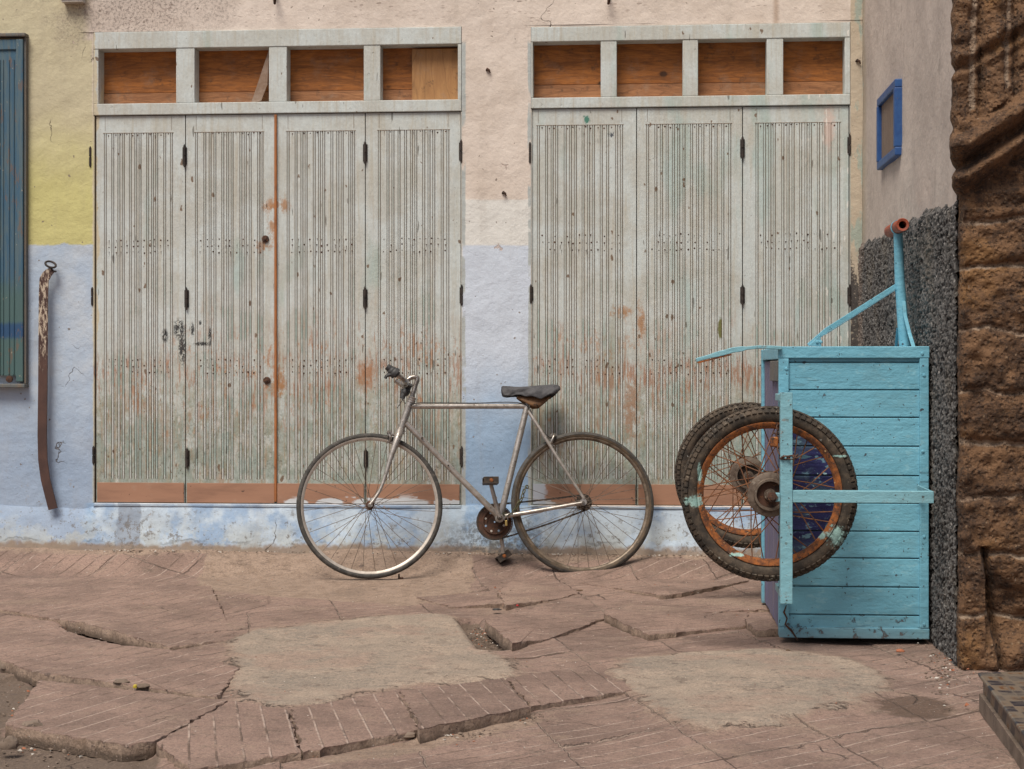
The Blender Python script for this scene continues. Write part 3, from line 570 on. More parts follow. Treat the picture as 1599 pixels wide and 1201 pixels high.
# ------------------------------------------------------------------ stones, gravel, litter
def rock(px, py, w_, h_, label, mat='rock', name='stone', z=0., cat='stone', group=None):
    p = on_z(px, py, z); rr = random.Random(int(px*3+py)); m = MB(); vs = []; n1, n2 = 14, 9
    for i in range(n2+1):
        ph = math.pi*i/n2
        for k in range(n1):
            th = 2*math.pi*k/n1; d = Vector((math.sin(ph)*math.cos(th), math.sin(ph)*math.sin(th), math.cos(ph)))
            q = 1+.55*(float(vnoise(d.x*1.6+px, d.y*1.6, d.z*1.6))-.5)+.3*(float(vnoise(d.x*4+px, d.y*4, d.z*4))-.5)
            vs.append((p.x+d.x*w_*q/2, p.y+d.y*w_*.38*q, z+h_*.38+max(-.4, d.z)*h_*q*.62))
    m.add(vs, [(i*n1+k, (i+1)*n1+k, (i+1)*n1+(k+1) % n1, i*n1+(k+1) % n1) for i in range(n2) for k in range(n1)])
    tag(m.build(name, M[mat], smooth=35), label, cat, group)
rock(53, 1148, .070, .040, 'largest grey brown stone under the front left slab', z=-.016, group='stones in the dirt at the left')
rock(14, 1172, .050, .038, 'rounded stone cut by the left edge near the bottom of the photo', z=-.018, group='stones in the dirt at the left')
rock(10, 1047, .038, .03, 'stone on the dirt at the left edge, under the wide slab', z=-.016, group='stones in the dirt at the left')
rock(101, 1178, .014, .014, 'small dark stone alone on the dirt at the bottom left', z=-.018, group='stones in the dirt at the left')
rock(28, 1140, .022, .014, 'flat little stone just left of the largest stone', z=-.016, group='stones in the dirt at the left')
rock(636, 1152, .046, .016, 'smooth pale oval stone wedged under the gap between two lifted slabs', z=-.004)
rock(803, 1122, .026, .015, 'red brick crumb lying in front of the highest slab', 'brick', 'brick_fragment', z=-.004, cat='brick fragment')
rock(820, 1112, .020, .012, 'pale mortar lump at the right corner of the highest slab', z=-.004)
rock(1406, 1019, .028, .012, 'brown pebble on the paving in front of the cart corner', 'brick')
rock(190, 1068, .05, .014, 'long broken splinter of stone in the left gap', z=.01); rock(222, 1074, .045, .013, 'second stone splinter in the left gap, farther right', z=.01)
rock(337, 873, .026, .008, 'dark blue plastic scrap on the sand below the left door', 'bluebit', 'plastic_scrap', z=.03, cat='litter')
rock(808, 947, .012, .008, 'tiny red plastic scrap at a slab corner', 'redbit', 'plastic_scrap', z=.006, cat='litter')
rock(211, 1075, .012, .012, 'tiny yellow plastic scrap in the left gap', 'yellowbit', 'plastic_scrap', z=.012, cat='litter')
rock(905, 923, .03, .006, 'dry curled leaf on the paving under the rear bicycle wheel', 'leaf', 'dry_leaf', z=.004, cat='leaf')
rock(1230, 1018, .016, .008, 'dry brown crumb on the paving before the cart', 'leaf', 'dry_leaf', z=.0, cat='leaf')
rock(776, 953, .036, .008, 'black flat bar scrap lying in the wedge gap', 'plastic', 'plastic_scrap', z=.004, cat='litter')
def gravel():
    m = MB(); rr = random.Random(3)
    def put(x, y, z, r, mi):
        d = [Vector((rr.uniform(-1, 1), rr.uniform(-1, 1), rr.uniform(-.6, .8))).normalized()*r*rr.uniform(.6, 1.2) for _ in range(6)]
        vs = [Vector((x, y, z))+v for v in (Vector((r, 0, 0)), Vector((-r*.9, 0, 0)), Vector((0, r*.7, 0)), Vector((0, -r*.8, 0)), Vector((0, 0, r*.6)), Vector((0, 0, -r*.5)))]
        vs = [v+d[i]*.4 for i, v in enumerate(vs)]
        m.add(vs, [(0, 2, 4), (2, 1, 4), (1, 3, 4), (3, 0, 4), (2, 0, 5), (1, 2, 5), (3, 1, 5), (0, 3, 5)], mi)
    def spray(cx, cy, sx, sy, n, z, r0=.0015, r1=.005):
        for _ in range(n):
            p = on_z(rr.gauss(cx, sx), rr.gauss(cy, sy), z); put(p.x, min(p.y, -.06), z+(.05 if p.y > -.2 else .0), rr.uniform(r0, r1)*(1 if rr.random() > .06 else 1.5), rr.choice((0, 0, 0, 0, 0, 0, 1, 0, 0, 2)))
    spray(765, 988, 14, 9, 420, -.035, .002, .006); spray(765, 920, 18, 5, 40, .01); spray(815, 1120, 18, 5, 60, 0, .002, .006); spray(700, 1148, 45, 5, 60, 0); spray(60, 1165, 70, 18, 200, -.03, .002, .007)
    spray(20, 1085, 30, 22, 80, -.03, .002, .006); spray(1480, 1040, 22, 22, 200, .0, .002, .006); spray(1070, 884, 90, 5, 160, .02); spray(560, 905, 150, 14, 120, .008, .001, .003); spray(1150, 930, 90, 25, 120, .01, .001, .003)
    for _ in range(900):
        p = on_z(rr.uniform(-20, 1600), 880+320*rr.random()**1.4, 0); put(p.x, p.y, .006, rr.uniform(.0008, .0024), rr.choice((0, 0, 1, 2)))
    for _ in range(420):                               # crumbs along the foot of the wall
        put(rr.uniform(-2.7, 1.0), -.07-abs(rr.gauss(0, .03)), .085, rr.uniform(.002, .007), rr.choice((0, 0, 1)))
    tag(m.build('gravel', [M['rock'], M['white'], M['brick']]), 'scattered grit and crumbs over the paving', 'gravel', kind='stuff')
gravel()

# ------------------------------------------------------------------ back wall
D1 = dict(x0=WX(146), x1=WX(721)); D2 = dict(x0=WX(829), x1=WX(1328))
for D, p in ((D1, 430), (D2, 1080)): D['zb'] = WZ(p, 787 if p < 800 else 790)-.0; 
D1.update(zt=WZ(430, 46)); D2.update(zt=WZ(1080, 38.5)); ZSIDE = 1.038
def backwall():
    m = MB(); T = .35; x0, x1 = -7., 1.4
    def seg(a, b, z0, z1, y=0.):
        nx = max(2, int((min(b, 1.1)-max(a, -2.9))/.03) if b > -2.9 else 2); nz = max(2, int((min(z1, 2.7)-max(z0, .0))/.03))
        X, Z = np.meshgrid(np.linspace(a, b, nx), np.linspace(z0, z1, nz)); Y = y-(fbm(X*3, Z*3, 0, 4, 1)-.5)*.012
        edge = np.minimum(np.minimum(X-a, b-X), .05)/.05; Y = Y*np.clip(edge, 0, 1)
        m.grid(np.stack([X, Y, Z], -1))
    seg(x0, -3.2, -.1, 4.5); seg(-3.2, D1['x0'], -.1, D1['zt']); seg(D1['x1'], D2['x0'], -.1, D1['zt']); seg(D2['x1'], x1, -.1, D1['zt'])
    seg(-3.2, x1, max(D1['zt'], D2['zt']), 4.5); 
    hi = max(D1['zt'], D2['zt'])
    for D in (D1, D2):
        m.box(D['x0'], D['x1'], 0.004, T, D['zb']-.5, D['zb'])          # under the door
        if hi-D['zt'] > .001: m.box(D['x0'], D['x1'], 0.0, T, D['zt'], hi)
    if hi > D1['zt']+.001:
        for a, b in ((-3.2, D1['x0']), (D1['x1'], D2['x0']), (D2['x1'], x1)): m.box(a, b, 0, .02, D1['zt'], hi)
    m.box(x0, x1, T, T+.02, -.1, 4.5)
    root = thing('back_wall', 'old plastered wall painted yellow, pink and pale blue around two folding doors', 'wall', (-1, 0, 0))
    m.build('plaster_face', M['wall'], root, smooth=30)
    # plinth: lumpy, bulging a little beneath the doors
    X, V = np.meshgrid(np.arange(-4., 1.06, .012), np.linspace(0, 1, 34))
    ztop = np.interp(X, [-4, WX(0), WX(130), WX(160), 1.1], [WZ(0, 790), WZ(0, 788), WZ(130, 795), D1['zb']-.004, D2['zb']-.004])
    Z = -.12+(ztop+.12)*V
    out = .002+.075*np.clip((1-V)/.9, 0, 1)**.8
    Y = -out-(fbm(X*4, Z*5, 0, 5, 7)-.5)*.028*np.clip((1-V)*6, 0, 1)
    Z = Z+(fbm(X*5, 0, 0, 3, 12)-.5)*.016*V*(V > .9)
    p = MB(); p.grid(np.stack([X, Y, Z], -1)); 
    top = np.stack([np.stack([X[-1], Y[-1], Z[-1]], -1), np.stack([X[-1], Y[-1]*0+.02, Z[-1]+.001], -1)]); p.grid(top)
    p.build('plinth', M['wall'], root, smooth=50)
backwall()

# ------------------------------------------------------------------ doors
def leaf(root, xa, xb, beads, zt, zb, zp0, zp1, kickz, nailrows):
    """one fluted leaf; beads are the x of each moulded bead"""
    Y0 = .008; m = MB(); g0 = .0035
    pa, pb = beads[0]-.011, beads[-1]+.011
    prof = [(pa, Y0, 0.)]
    for b in beads:
        for dx, dy, a in ((-.0072, 0, 0), (-.0062, .0045, 1), (-.0046, .0045, 1), (-.0034, .0008, -1), (0, -.0015, -1), (.0034, .0008, -1), (.0046, .0045, 1), (.0062, .0045, 1), (.0072, 0, 0)):
            x = b+dx
            if x > prof[-1][0]+.0002: prof.append((x, Y0+dy, a))
    prof.append((max(pb, prof[-1][0]+.003), Y0, 0)); pb = prof[-1][0]
    n = len(prof); zs = [zp1, zp0]; vs = [(x, y, z) for z in zs for x, y, a in prof]; at = [a for z in zs for x, y, a in prof]
    m.add(vs, [(i, i+1, n+i+1, n+i) for i in range(n-1)], 0, g=at)
    for z in zs:                                           # ends of the grooves
        m.add([(x, y, z) for x, y, a in prof]+[(x, Y0, z) for x, y, a in prof], [(i, i+1, n+i+1, n+i) for i in range(n-1)], 0, g=1)
    Q = lambda a, b, c, d: m.add([(a, Y0, c), (b, Y0, c), (b, Y0, d), (a, Y0, d)], [(0, 1, 2, 3)], 0, g=0)
    Q(xa, pa, zb, zt); Q(pb, xb, zb, zt); Q(pa, pb, zp0, zt); Q(pa, pb, zb, zp1)
    for x, s in ((xa, 1), (xb, -1)): m.add([(x, Y0, zb), (x, Y0, zt), (x, .05, zt), (x, .05, zb)], [(0, 1, 2, 3)], 0, g=1)
    m.add([(xa, Y0, zt), (xb, Y0, zt), (xb, .05, zt), (xa, .05, zt)], [(0, 1, 2, 3)], 0, g=1); m.add([(xa, Y0, zb), (xb, Y0, zb), (xb, .05, zb), (xa, .05, zb)], [(0, 1, 2, 3)], 0, g=1)
    # thin joint lines of the rails, nail heads
    for x in (pa+.01, pb-.01):
        m.add([(x-.001, Y0-.0006, zp0+.012), (x+.001, Y0-.0006, zp0+.012), (x+.001, Y0-.0006, zt-.004), (x-.001, Y0-.0006, zt-.004)], [(0, 1, 2, 3)], 0, g=1)
    m.box(pa, pb, Y0-.0008, Y0+.002, zp0-.0015, zp0+.0015, 0, g=1)
    flats = [(beads[i]+beads[i+1])/2 for i in range(len(beads)-1) if beads[i+1]-beads[i] > .016]
    for zz in nailrows:
        for x in flats:
            if R.random() < .82:
                c = Vector((x+R.uniform(-.003, .003), Y0-.0006, zz+R.uniform(-.005, .005))); r = R.uniform(.0018, .0048)
                m.add([c+Vector((math.cos(k*math.pi/3)*r, 0, math.sin(k*math.pi/3)*r)) for k in range(6)]+[c+Vector((0, -.0015, 0))], [(k, (k+1) % 6, 6) for k in range(6)], 1, g=0)
                if R.random() < .45: m.add([c+Vector((-.0012, .0002, 0)), c+Vector((.0012, .0002, 0)), c+Vector((.0004, .0002, -R.uniform(.008, .03)))], [(0, 1, 2)], 1, g=0)
    lf = m.build('door_leaf', [M['door'], M['darkrust']], root)
    k = MB(); k.box(xa+.006, xb-.004, Y0-.008, Y0-.001, zb+.002, kickz); k.build('kick_board', M['ply'], lf, bevel=.001)
    return lf
def hinge(par, x, z, h=.085, mat='iron', r=.006):
    m = MB(); m.tube([(x, -.001, z-h/2), (x, -.001, z-h*.03)], r, 8); m.tube([(x, -.001, z+h*.03), (x, -.001, z+h/2)], r, 8); m.tube([(x, -.001, z-h/2-.006), (x, -.001, z+h/2+.006)], r*.5, 6)
    m.box(x-.011, x+.011, .004, .0065, z-h*.42, z+h*.42); m.build('hinge', M[mat], par, smooth=40)
L = lambda s: [WX(float(v)) for v in s.split()]
bd1 = [L('163.7 175.3 184.9 191.8 202.8 211.3 218 229.8 237.5 244 256.5 267'), L('306 319.2 327.5 335 347.3 355 361.9 375.6 382.5 390.2 403.1 408.6'),
       L('449.5 461.9 471 477.6 490.3 498.5 505.1 517.8 527.1 534 545.8 551.8'), L('592 605.6 613.3 622.9 633 642.2 649 661.4 669.7 677.1 690.3 699.1')]
bd2 = [L('840.7 853.4 862.2 869.3 882.6 890.8 898.5 910.6 919.2 926.6 939 948.9 962.9 970.6'), L('1011.3 1024.3 1033 1042 1051.8 1060 1068.3 1080.1 1089.5 1097.7 1109.6 1118.4 1129 1139.8'),
       L('1182.4 1194.2 1202.5 1209.4 1222.8 1231 1238.8 1250.6 1258.9 1265.8 1278.4 1287 1296.6 1310')]
def door(D, beads, edges, opens, mulls, ys, label, hinges, mid):
    root = thing('folding_door', label, 'door', ((D['x0']+D['x1'])/2, .02, D['zb']), 'grey green folding doors')
    z = lambda py: WZ(mid, py)
    zt, zo, zr1, zr0 = D['zt'], z(ys[0]), z(ys[1]), z(ys[2])
    a, b = D['x0'], D['x1']; e = .0015
    f = MB(); f.box(a+e, b-e, -.005, .10, zo, zt-e, g=0); f.build('lintel', M['door'], root, bevel=.003)
    f = MB(); f.box(a+e, b-e, -.004, .10, zr0, zr1, g=0); f.build('transom_rail', M['door'], root, bevel=.003)
    f = MB(); f.box(a+e, opens[0][0], -.003, .10, zr1+.0003, zo-.0003, g=0); f.build('jamb', M['door'], root, bevel=.002)
    f = MB(); f.box(opens[-1][1], b-e, -.003, .10, zr1+.0003, zo-.0003, g=0); f.build('jamb', M['door'], root, bevel=.002)
    for i in range(len(opens)-1):
        f = MB(); f.box(opens[i][1], opens[i+1][0], -.002, .085, zr1+.0003, zo-.0003, g=0); f.build('mullion', M['door'], root, bevel=.003)
    zs = z(ys[3])
    f = MB(); f.box(a+.01, b-.01, .085, .10, zs+.001, zo+.03); f.build('transom_board', M['board'], root)
    f = MB(); f.box(a+.01, b-.01, .080, .10, zr1-.02, zs-.002); f.build('transom_board', M['lowboard'], root)
    zl = zr0-.004; zb = D['zb']+.002
    nr = [z(v) for v in ys[6]]
    lv = [leaf(root, edges[i]+.0022, edges[i+1]-.0022, beads[i], zl, zb, z(ys[4]), z(ys[5]), z(ys[7]), nr) for i in range(len(beads))]
    f = MB(); f.box(a+e, b-e, .055, .09, zb, zl, g=1); f.build('backing', M['door'], root)
    f = MB(); f.box(a+e, b-e, -.012, .03, D['zb']-.016, D['zb'], g=0); f.build('sill', M['wall'], root, bevel=.004)
    for x in (a, b):                                        # thin side stops of the frame
        s = 1 if x == a else -1; f = MB(); x2 = x+s*(.0045); f.box(min(x, x2)+.0006, max(x, x2), -.001, .05, zb, zl, g=.4); f.build('door_stop', M['door'], root)
    for (li, px, py, h) in hinges: hinge(lv[li], WX(px), z(py), h)
    return root, lv
d1, lv1 = door(D1, bd1, L('149 289 430 570 719.5'), [L('154 275'), L('304 420'), L('448 568'), L('594 715')], None, (73, 159, 177, 138, 205, 749, (208, 374, 383.5, 393, 562, 572, 582), 755),
     'left four-leaf folding door with bare orange meeting edge and black paint scrawl', [(0, 141, 242, .09), (0, 288, 242, .10), (0, 291, 466, .10), (0, 292, 716, .09), (2, 570, 240, .10), (2, 570, 466, .10), (2, 571, 716, .09), (3, 720, 239, .10), (3, 721, 462, .09), (3, 721, 712, .09), (0, 144, 462, .08), (0, 146, 712, .08)], 430)
d2, lv2 = door(D2, bd2, L('829.5 994 1159.5 1326'), [L('832 938'), L('963 1066'), L('1090 1197'), L('1223 1319')], None, (62, 150, 166.5, 125, 193, 749, (197, 366.5, 378, 389, 562, 572, 583), 757),
     'right three-leaf folding door partly hidden by the cart', [(0, 827.5, 236, .09), (0, 829, 458, .08), (1, 1159.5, 232, .10), (1, 1159.5, 461, .09), (2, 1327, 229, .09), (2, 1327, 462, .09)], 1080)
f = MB(); x = WX(430.5); f.box(x-.0065, x+.0055, -.005, .008, D1['zb']+.01, WZ(430, 179)); f.build('edge_strip', M['bare'], lv1[1], bevel=.002)
for (px, py) in ((414, 373), (416.5, 594)):
    f = MB(); c = on_y(px, py); f.lathe((c.x, .008, c.z), (0, -1, 0), [(.0175, 0), (.0175, .006), (.014, .009), (.008, .009), (.007, .013), (.0, .014)], 20); f.build('bolt_head', M['darkrust'], lv1[1], smooth=40)
f = MB(); a = WX(641); f.box(a, WX(714), .055, .066, WZ(680, 157), WZ(680, 73)); tag(f.build('transom_patch', M['patch'], d1), 'pale plywood patch in the fourth transom opening')
f = MB(); f.add([(WX(418), .03, WZ(410, 75)), (WX(411), .05, WZ(410, 95)), (WX(395), .07, WZ(400, 158)), (WX(388), .055, WZ(400, 158)), (WX(405), .04, WZ(400, 155)), (WX(415), .035, WZ(410, 130))], [(0, 1, 2, 3), (0, 3, 4, 5)]); 
o = f.build('torn_film', M['film'], d1); sm = o.modifiers.new('thick', 'SOLIDIFY'); sm.thickness = .002

# ------------------------------------------------------------------ side wall and stucco, blue frame
def sidewall():
    root = thing('side_wall', 'grey pink plastered side wall with rough black stucco on its lower half', 'wall', (ZSIDE, -1.2, 0))
    Y, Z = np.meshgrid(np.linspace(.0, -2.40, 110), np.linspace(1.2, 4.5, 130)); X = ZSIDE+(fbm(Y*2.5, Z*2.5, 0, 4, 3)-.5)*.02
    m = MB(); m.grid(np.stack([X, Y, Z], -1)); m.box(ZSIDE+.02, ZSIDE+.3, -2.38, 0, 1.2, 4.5); m.build('plaster_face', M['side'], root, smooth=40)
    ny, nz = 720, 480; v = np.linspace(0, 1, nz)[:, None]; y = np.linspace(.0, -2.455, ny)[None, :]
    zt = np.interp(-y, [0, .12, 2.5, 2.6], [1.585, 1.575, 1.545, 1.545])+(fbm(-y*9, 0, 0, 5, 5)-.5)*.05
    Z = -.06+(zt+.06)*v; Y = y+0*v
    h = 1-np.abs(fbm(Y*66, Z*52, 0, 3, 21)*2-1); h2 = fbm(Y*130, Z*110, 0, 2, 31); hh = np.clip(h*.65+h2*.45, 0, 1)
    hh = np.clip((hh-np.percentile(hh, 2))/(np.percentile(hh, 99)-np.percentile(hh, 2)), 0, 1); X = ZSIDE-.002-.017*hh-(fbm(Y*3, Z*3, 0, 3, 8)-.5)*.01
    e = np.clip((1-v)*40, 0, 1); X = X*e+(ZSIDE+.012)*(1-e)
    m = MB(); m.grid(np.stack([X, Y, Z], -1), h=hh); m.build('stucco', M['stucco'], root, smooth=70)
sidewall()
def blueframe():
    x = ZSIDE
    def q(px, py): d = ray(px, py); return CAMP+d*((x-.024)/d.x)
    yf, yn = q(1369, 200).y, q(1397.5, 200).y; z1, z0 = q(1393, 128).z, q(1393, 246).z
    root = thing('wall_frame', 'small royal blue wooden frame with dusty brown panel on the side wall', 'frame', (x, (yf+yn)/2, z0))
    t = .034; T = (x-.024, x+.02)
    m = MB(); m.box(*T, yn, yf, z1-t, z1); m.box(*T, yn, yf, z0, z0+t); m.box(T[0]-.002, T[1], yn, yn+t, z0+t, z1-t); m.box(T[0]-.002, T[1], yf-t, yf, z0+t, z1-t); m.build('frame', M['bframe'], root, bevel=.004)
    m = MB(); m.box(x-.008, x+.02, yn+t, yf-t, z0+t, z1-t); m.build('panel', M['mesh'], root)
blueframe()
def column():
    root = thing('stone_pillar', 'weathered brown sandstone pillar with worn mouldings at the right edge', 'pillar', (1.3, -2.55, 0))
    sil = [(-200, 1492), (80, 1492), (88, 1488), (106, 1489), (116, 1497), (128, 1489), (190, 1489), (205, 1494), (222, 1487), (238, 1483), (252, 1489), (266, 1501), (282, 1487), (296, 1489), (308, 1503), (360, 1501), (1100, 1501)]
    YF = -2.50
    zs = np.arange(-.05, 3.1, .006); 
    path = [(1.11, YF+.12), (1.06, YF+.10), (1.030, YF+.06), (1.030, YF+.02), (1.041, YF)]
    us = list(np.arange(1.047, 1.9, .006)); P = path+[(u, YF) for u in us]
    PXx = np.array([p[0] for p in P]); PYy = np.array([p[1] for p in P])
    Z = zs[:, None]+0*PXx[None, :]; X = PXx[None, :]+0*Z; Y = PYy[None, :]+0*Z
    dep = YF-CY
    pyv = HY-(Z-CZ)/dep*F*1.0
    sweep = np.where(pyv < 320, np.clip(X-1.03, 0, 1)*F/dep*.62, 0)*np.clip((330-pyv)/60, 0, 1)
    look = pyv+sweep
    sx = np.interp(look, [a for a, b in sil], [b for a, b in sil]); out = (1501-sx)/F*dep
    upper = (pyv < 330).astype(float)
    # block rows
    rows = np.array([345, 415, 515, 610, 690, 770, 860, 960, 1040]); mo = np.zeros(Z.shape)
    wob = (fbm(X*9, Z*5, 0, 4, 4)-.5)*26
    dmin = np.min(np.abs((pyv+wob)[..., None]-rows), -1); mo = np.maximum(mo, np.clip(1-dmin/8, 0, 1))
    pill = np.clip(dmin/40, 0, 1)**.5
    # recessed flute lines in the upper part and a vertical joint
    for px, wd in ((1519, 9), (1573, 7)):
        xx = on_y(px, 100, YF).x; mo = np.maximum(mo, upper*np.clip(1-np.abs(X-xx-.006*np.sin(Z*9))/(wd/F*dep), 0, 1)*(look < 190))
    low = on_y(1545, 900, YF).x; gap = (pyv > 850)*np.clip(1-np.abs(X-low-(pyv-900)*.0003)/.015, 0, 1)
    rough = (fbm(X*26, Z*26, Y*22, 5, 11)-.5)*.034+(fbm(X*6, Z*6, 0, 3, 17)-.5)*.03
    roll = 0
    for a_, w_, h_ in ((102, 11, .020), (131, 6, .010), (206, 8, .012), (238, 16, .050), (262, 7, -.020), (286, 11, .040), (306, 8, -.012)): roll = roll+upper*h_*np.exp(-((look+wob*.25-a_)/w_)**2)
    ribs = upper*(look < 210)*(-.030*np.exp(-((X-on_y(1531, 100, YF).x)/.010)**2)-.030*np.exp(-((X-on_y(1585, 100, YF).x)/.012)**2)+.016*np.exp(-((X-on_y(1556, 100, YF).x)/.022)**2))
    off = out*.8+ribs+pill*.012*(1-upper)+rough-mo*.012-gap*.05+roll
    notch = np.clip((Z*0+np.clip((pyv-870)/60, 0, 1))*(X > 1.11), 0, 1)*np.clip((1010-pyv)/30, 0, 1)*.06
    off = off-notch
    Yo = Y-off; Xo = X-np.where(np.arange(len(P))[None, :] < 5, out+rough*.6, 0)
    m = MB(); m.grid(np.stack([Xo, Yo, Z], -1), mo=mo); m.box(1.08, 1.9, YF+.1, -1.9, -.05, 3.0); m.build('shaft', M['stone'], root, smooth=60)
column()
def step():
    a = on_z(1535, 1103); b = on_z(1599, 1196); h = .095
    sl_ = (b-a)/(b-a).length; a2 = a-sl_*.0; b2 = a+sl_*2.2
    root = thing('tiled_step', 'low step edged with patterned glazed tiles at the bottom right corner', 'step', (1.3, a.y-.8, 0))
    m = MB(); pts = [(a2.x, a2.y, h-.012), (b2.x, b2.y, h-.012), (b2.x+1.2, b2.y, h-.012), (a2.x+1., a2.y+.25, h-.012)]; m.prism(pts[::-1], (0, 0, -.16)); m.build('riser', M['tile'], root)
    g = .012; pts = [(a2.x-g, a2.y+g, h), (b2.x-g, b2.y, h), (b2.x+1.2, b2.y, h), (a2.x+1., a2.y+.26, h)]
    m = MB(); m.prism(pts[::-1], (0, 0, -.0115)); m.build('tread', M['tile'], root, bevel=.004)
    m = MB(); m.strip([(a2.x-.004, a2.y, .012), (b2.x-.004, b2.y, .012)], (0, 0, 1), .05, (1, 0, 0), .014); m.build('skirting', M['rock'], root)
step()

# ------------------------------------------------------------------ shutter, iron bar, hooks, box
def shutter():
    x0, x1 = WX(-80, -.03), WX(37, -.03); z0, z1 = WZ(20, 596, -.03), WZ(20, 62, -.03)
    root = thing('window_shutter', 'peeling teal blue wooden shutter at the left edge', 'shutter', ((x0+x1)/2, -.03, z0))
    m = MB(); m.box(x0, x1-.035, -.030, 0.01, z0+.03, z1-.05, g=0)
    x = x1-.05
    while x > x0: m.tube([(x, -.031, z0+.035), (x, -.031, z1-.10)], .004, 8); x -= R.choice((.016, .024, .03)) 
    for k, vv in list(m.a.items()): pass
    m.build('fluted_panel', M['shutter'], root, smooth=40)
    m = MB(); m.box(x1-.035, x1, -.042, .01, z0, z1, g=0); m.box(x0, x1-.0352, -.038, .01, z1-.05, z1, g=0); m.build('frame', M['shutter'], root, bevel=.003)
    m = MB(); m.box(x1+.0003, x1+.012, -.03, .01, z0-.01, z1+.012); m.build('casing', M['shutterframe'], root, bevel=.003)
    m = MB(); m.box(x0, x1+.014, -.055, .01, z0-.03, z0-.0105); m.build('ledge', M['shutterframe'], root, bevel=.004); m = MB(); m.box(x0, x1+.014, -.05, .01, z1+.0125, z1+.03); m.build('ledge', M['shutterframe'], root, bevel=.004)
    c = (WX(15, -.04), -.042, z0+.012); m = MB(); m.lathe(c, (0, -1, 0), [(.018, 0), (.016, .008), (0, .01)], 14); m.build('bolt_head', M['darkrust'], root, smooth=40)
shutter()
def ironbar():
    y = -.045; pts = [(82, 421), (74, 428), (69, 436), (68, 460), (67.5, 520), (67, 600), (66, 680), (67, 718), (71, 748), (77, 772), (83, 795)]
    P = []; 
    for i in range(len(pts)-1):
        for k in range(4): t = k/4; P.append(on_y(pts[i][0]*(1-t)+pts[i+1][0]*t, pts[i][1]*(1-t)+pts[i+1][1]*t, y))
    P.append(on_y(*pts[-1], y))
    root = thing('iron_bar', 'bent brown iron strap hanging from a ring on the pale blue wall', 'iron bar', (P[-1].x, y, P[-1].z))
    m = MB(); m.strip(P, (1, 0, 0), [.03+.016*min(1, i/5) for i in range(len(P))], (0, 1, 0), .008); m.build('bar', M['strap'], root, bevel=.0015)
    c = on_y(79, 413, y); m = MB(); m.tube([c+Vector((math.cos(a)*.026, math.sin(a)*.012, math.sin(a)*.014+math.cos(a)*-.008)) for a in [k*2*math.pi/20 for k in range(21)]], .0055, 8, cap=False); m.build('ring', M['iron'], root, smooth=60)
    c = on_y(87, 424, -.01); m = MB(); m.tube([c, c+Vector((0, -.035, 0)), c+Vector((-.006, -.045, .012))], .005, 8); m.build('wall_pin', M['iron'], root, smooth=60)
ironbar()
for px, ex, lb in ((431, 8, 'rusty bent hook in the pink wall above the left door'), (950, 3, 'rusty bent hook in the pink wall above the pier edge')):
    m = MB(); c = on_y(px, -8, 0); m.tube([c, c+Vector((0, -.03, 0)), c+Vector((0, -.045, -.012)), c+Vector((.004, -.045, -.04)), c+Vector((.0, -.03, -.05))], [.007, .007, .008, .008, .006], 8)
    tag(m.build('wall_hook', M['darkrust'], smooth=60), lb, 'hook', 'rusty hooks over the doors')
for px, py, lb in ((760, 110, 'small rusty stub sticking out of the pink pier'), (785, 302, 'curled rusty nail in the pier where pink meets white'), (1337, 96, 'rusty nail near the corner beside the right transom')):
    m = MB(); c = on_y(px, py, .003); m.tube([c, c+Vector((.004, -.012, .004)), c+Vector((.014, -.016, -.002)), c+Vector((.018, -.012, -.014))], [.006, .007, .005, .003], 7); tag(m.build('bent_nail', M['darkrust'], smooth=60), lb, 'nail', 'bent nails left in the wall')
m = MB(); p0, p1 = on_y(98, -14, -.03), on_y(131, 4, -.03); m.box(p0.x, p1.x, -.05, .0, p1.z, p0.z); m.box(p0.x-.004, p1.x+.004, -.054, -.05, p1.z+.01, p0.z)
tag(m.build('junction_box', M['white'], bevel=.003), 'small off-white plastic box at the top of the yellow wall', 'box')

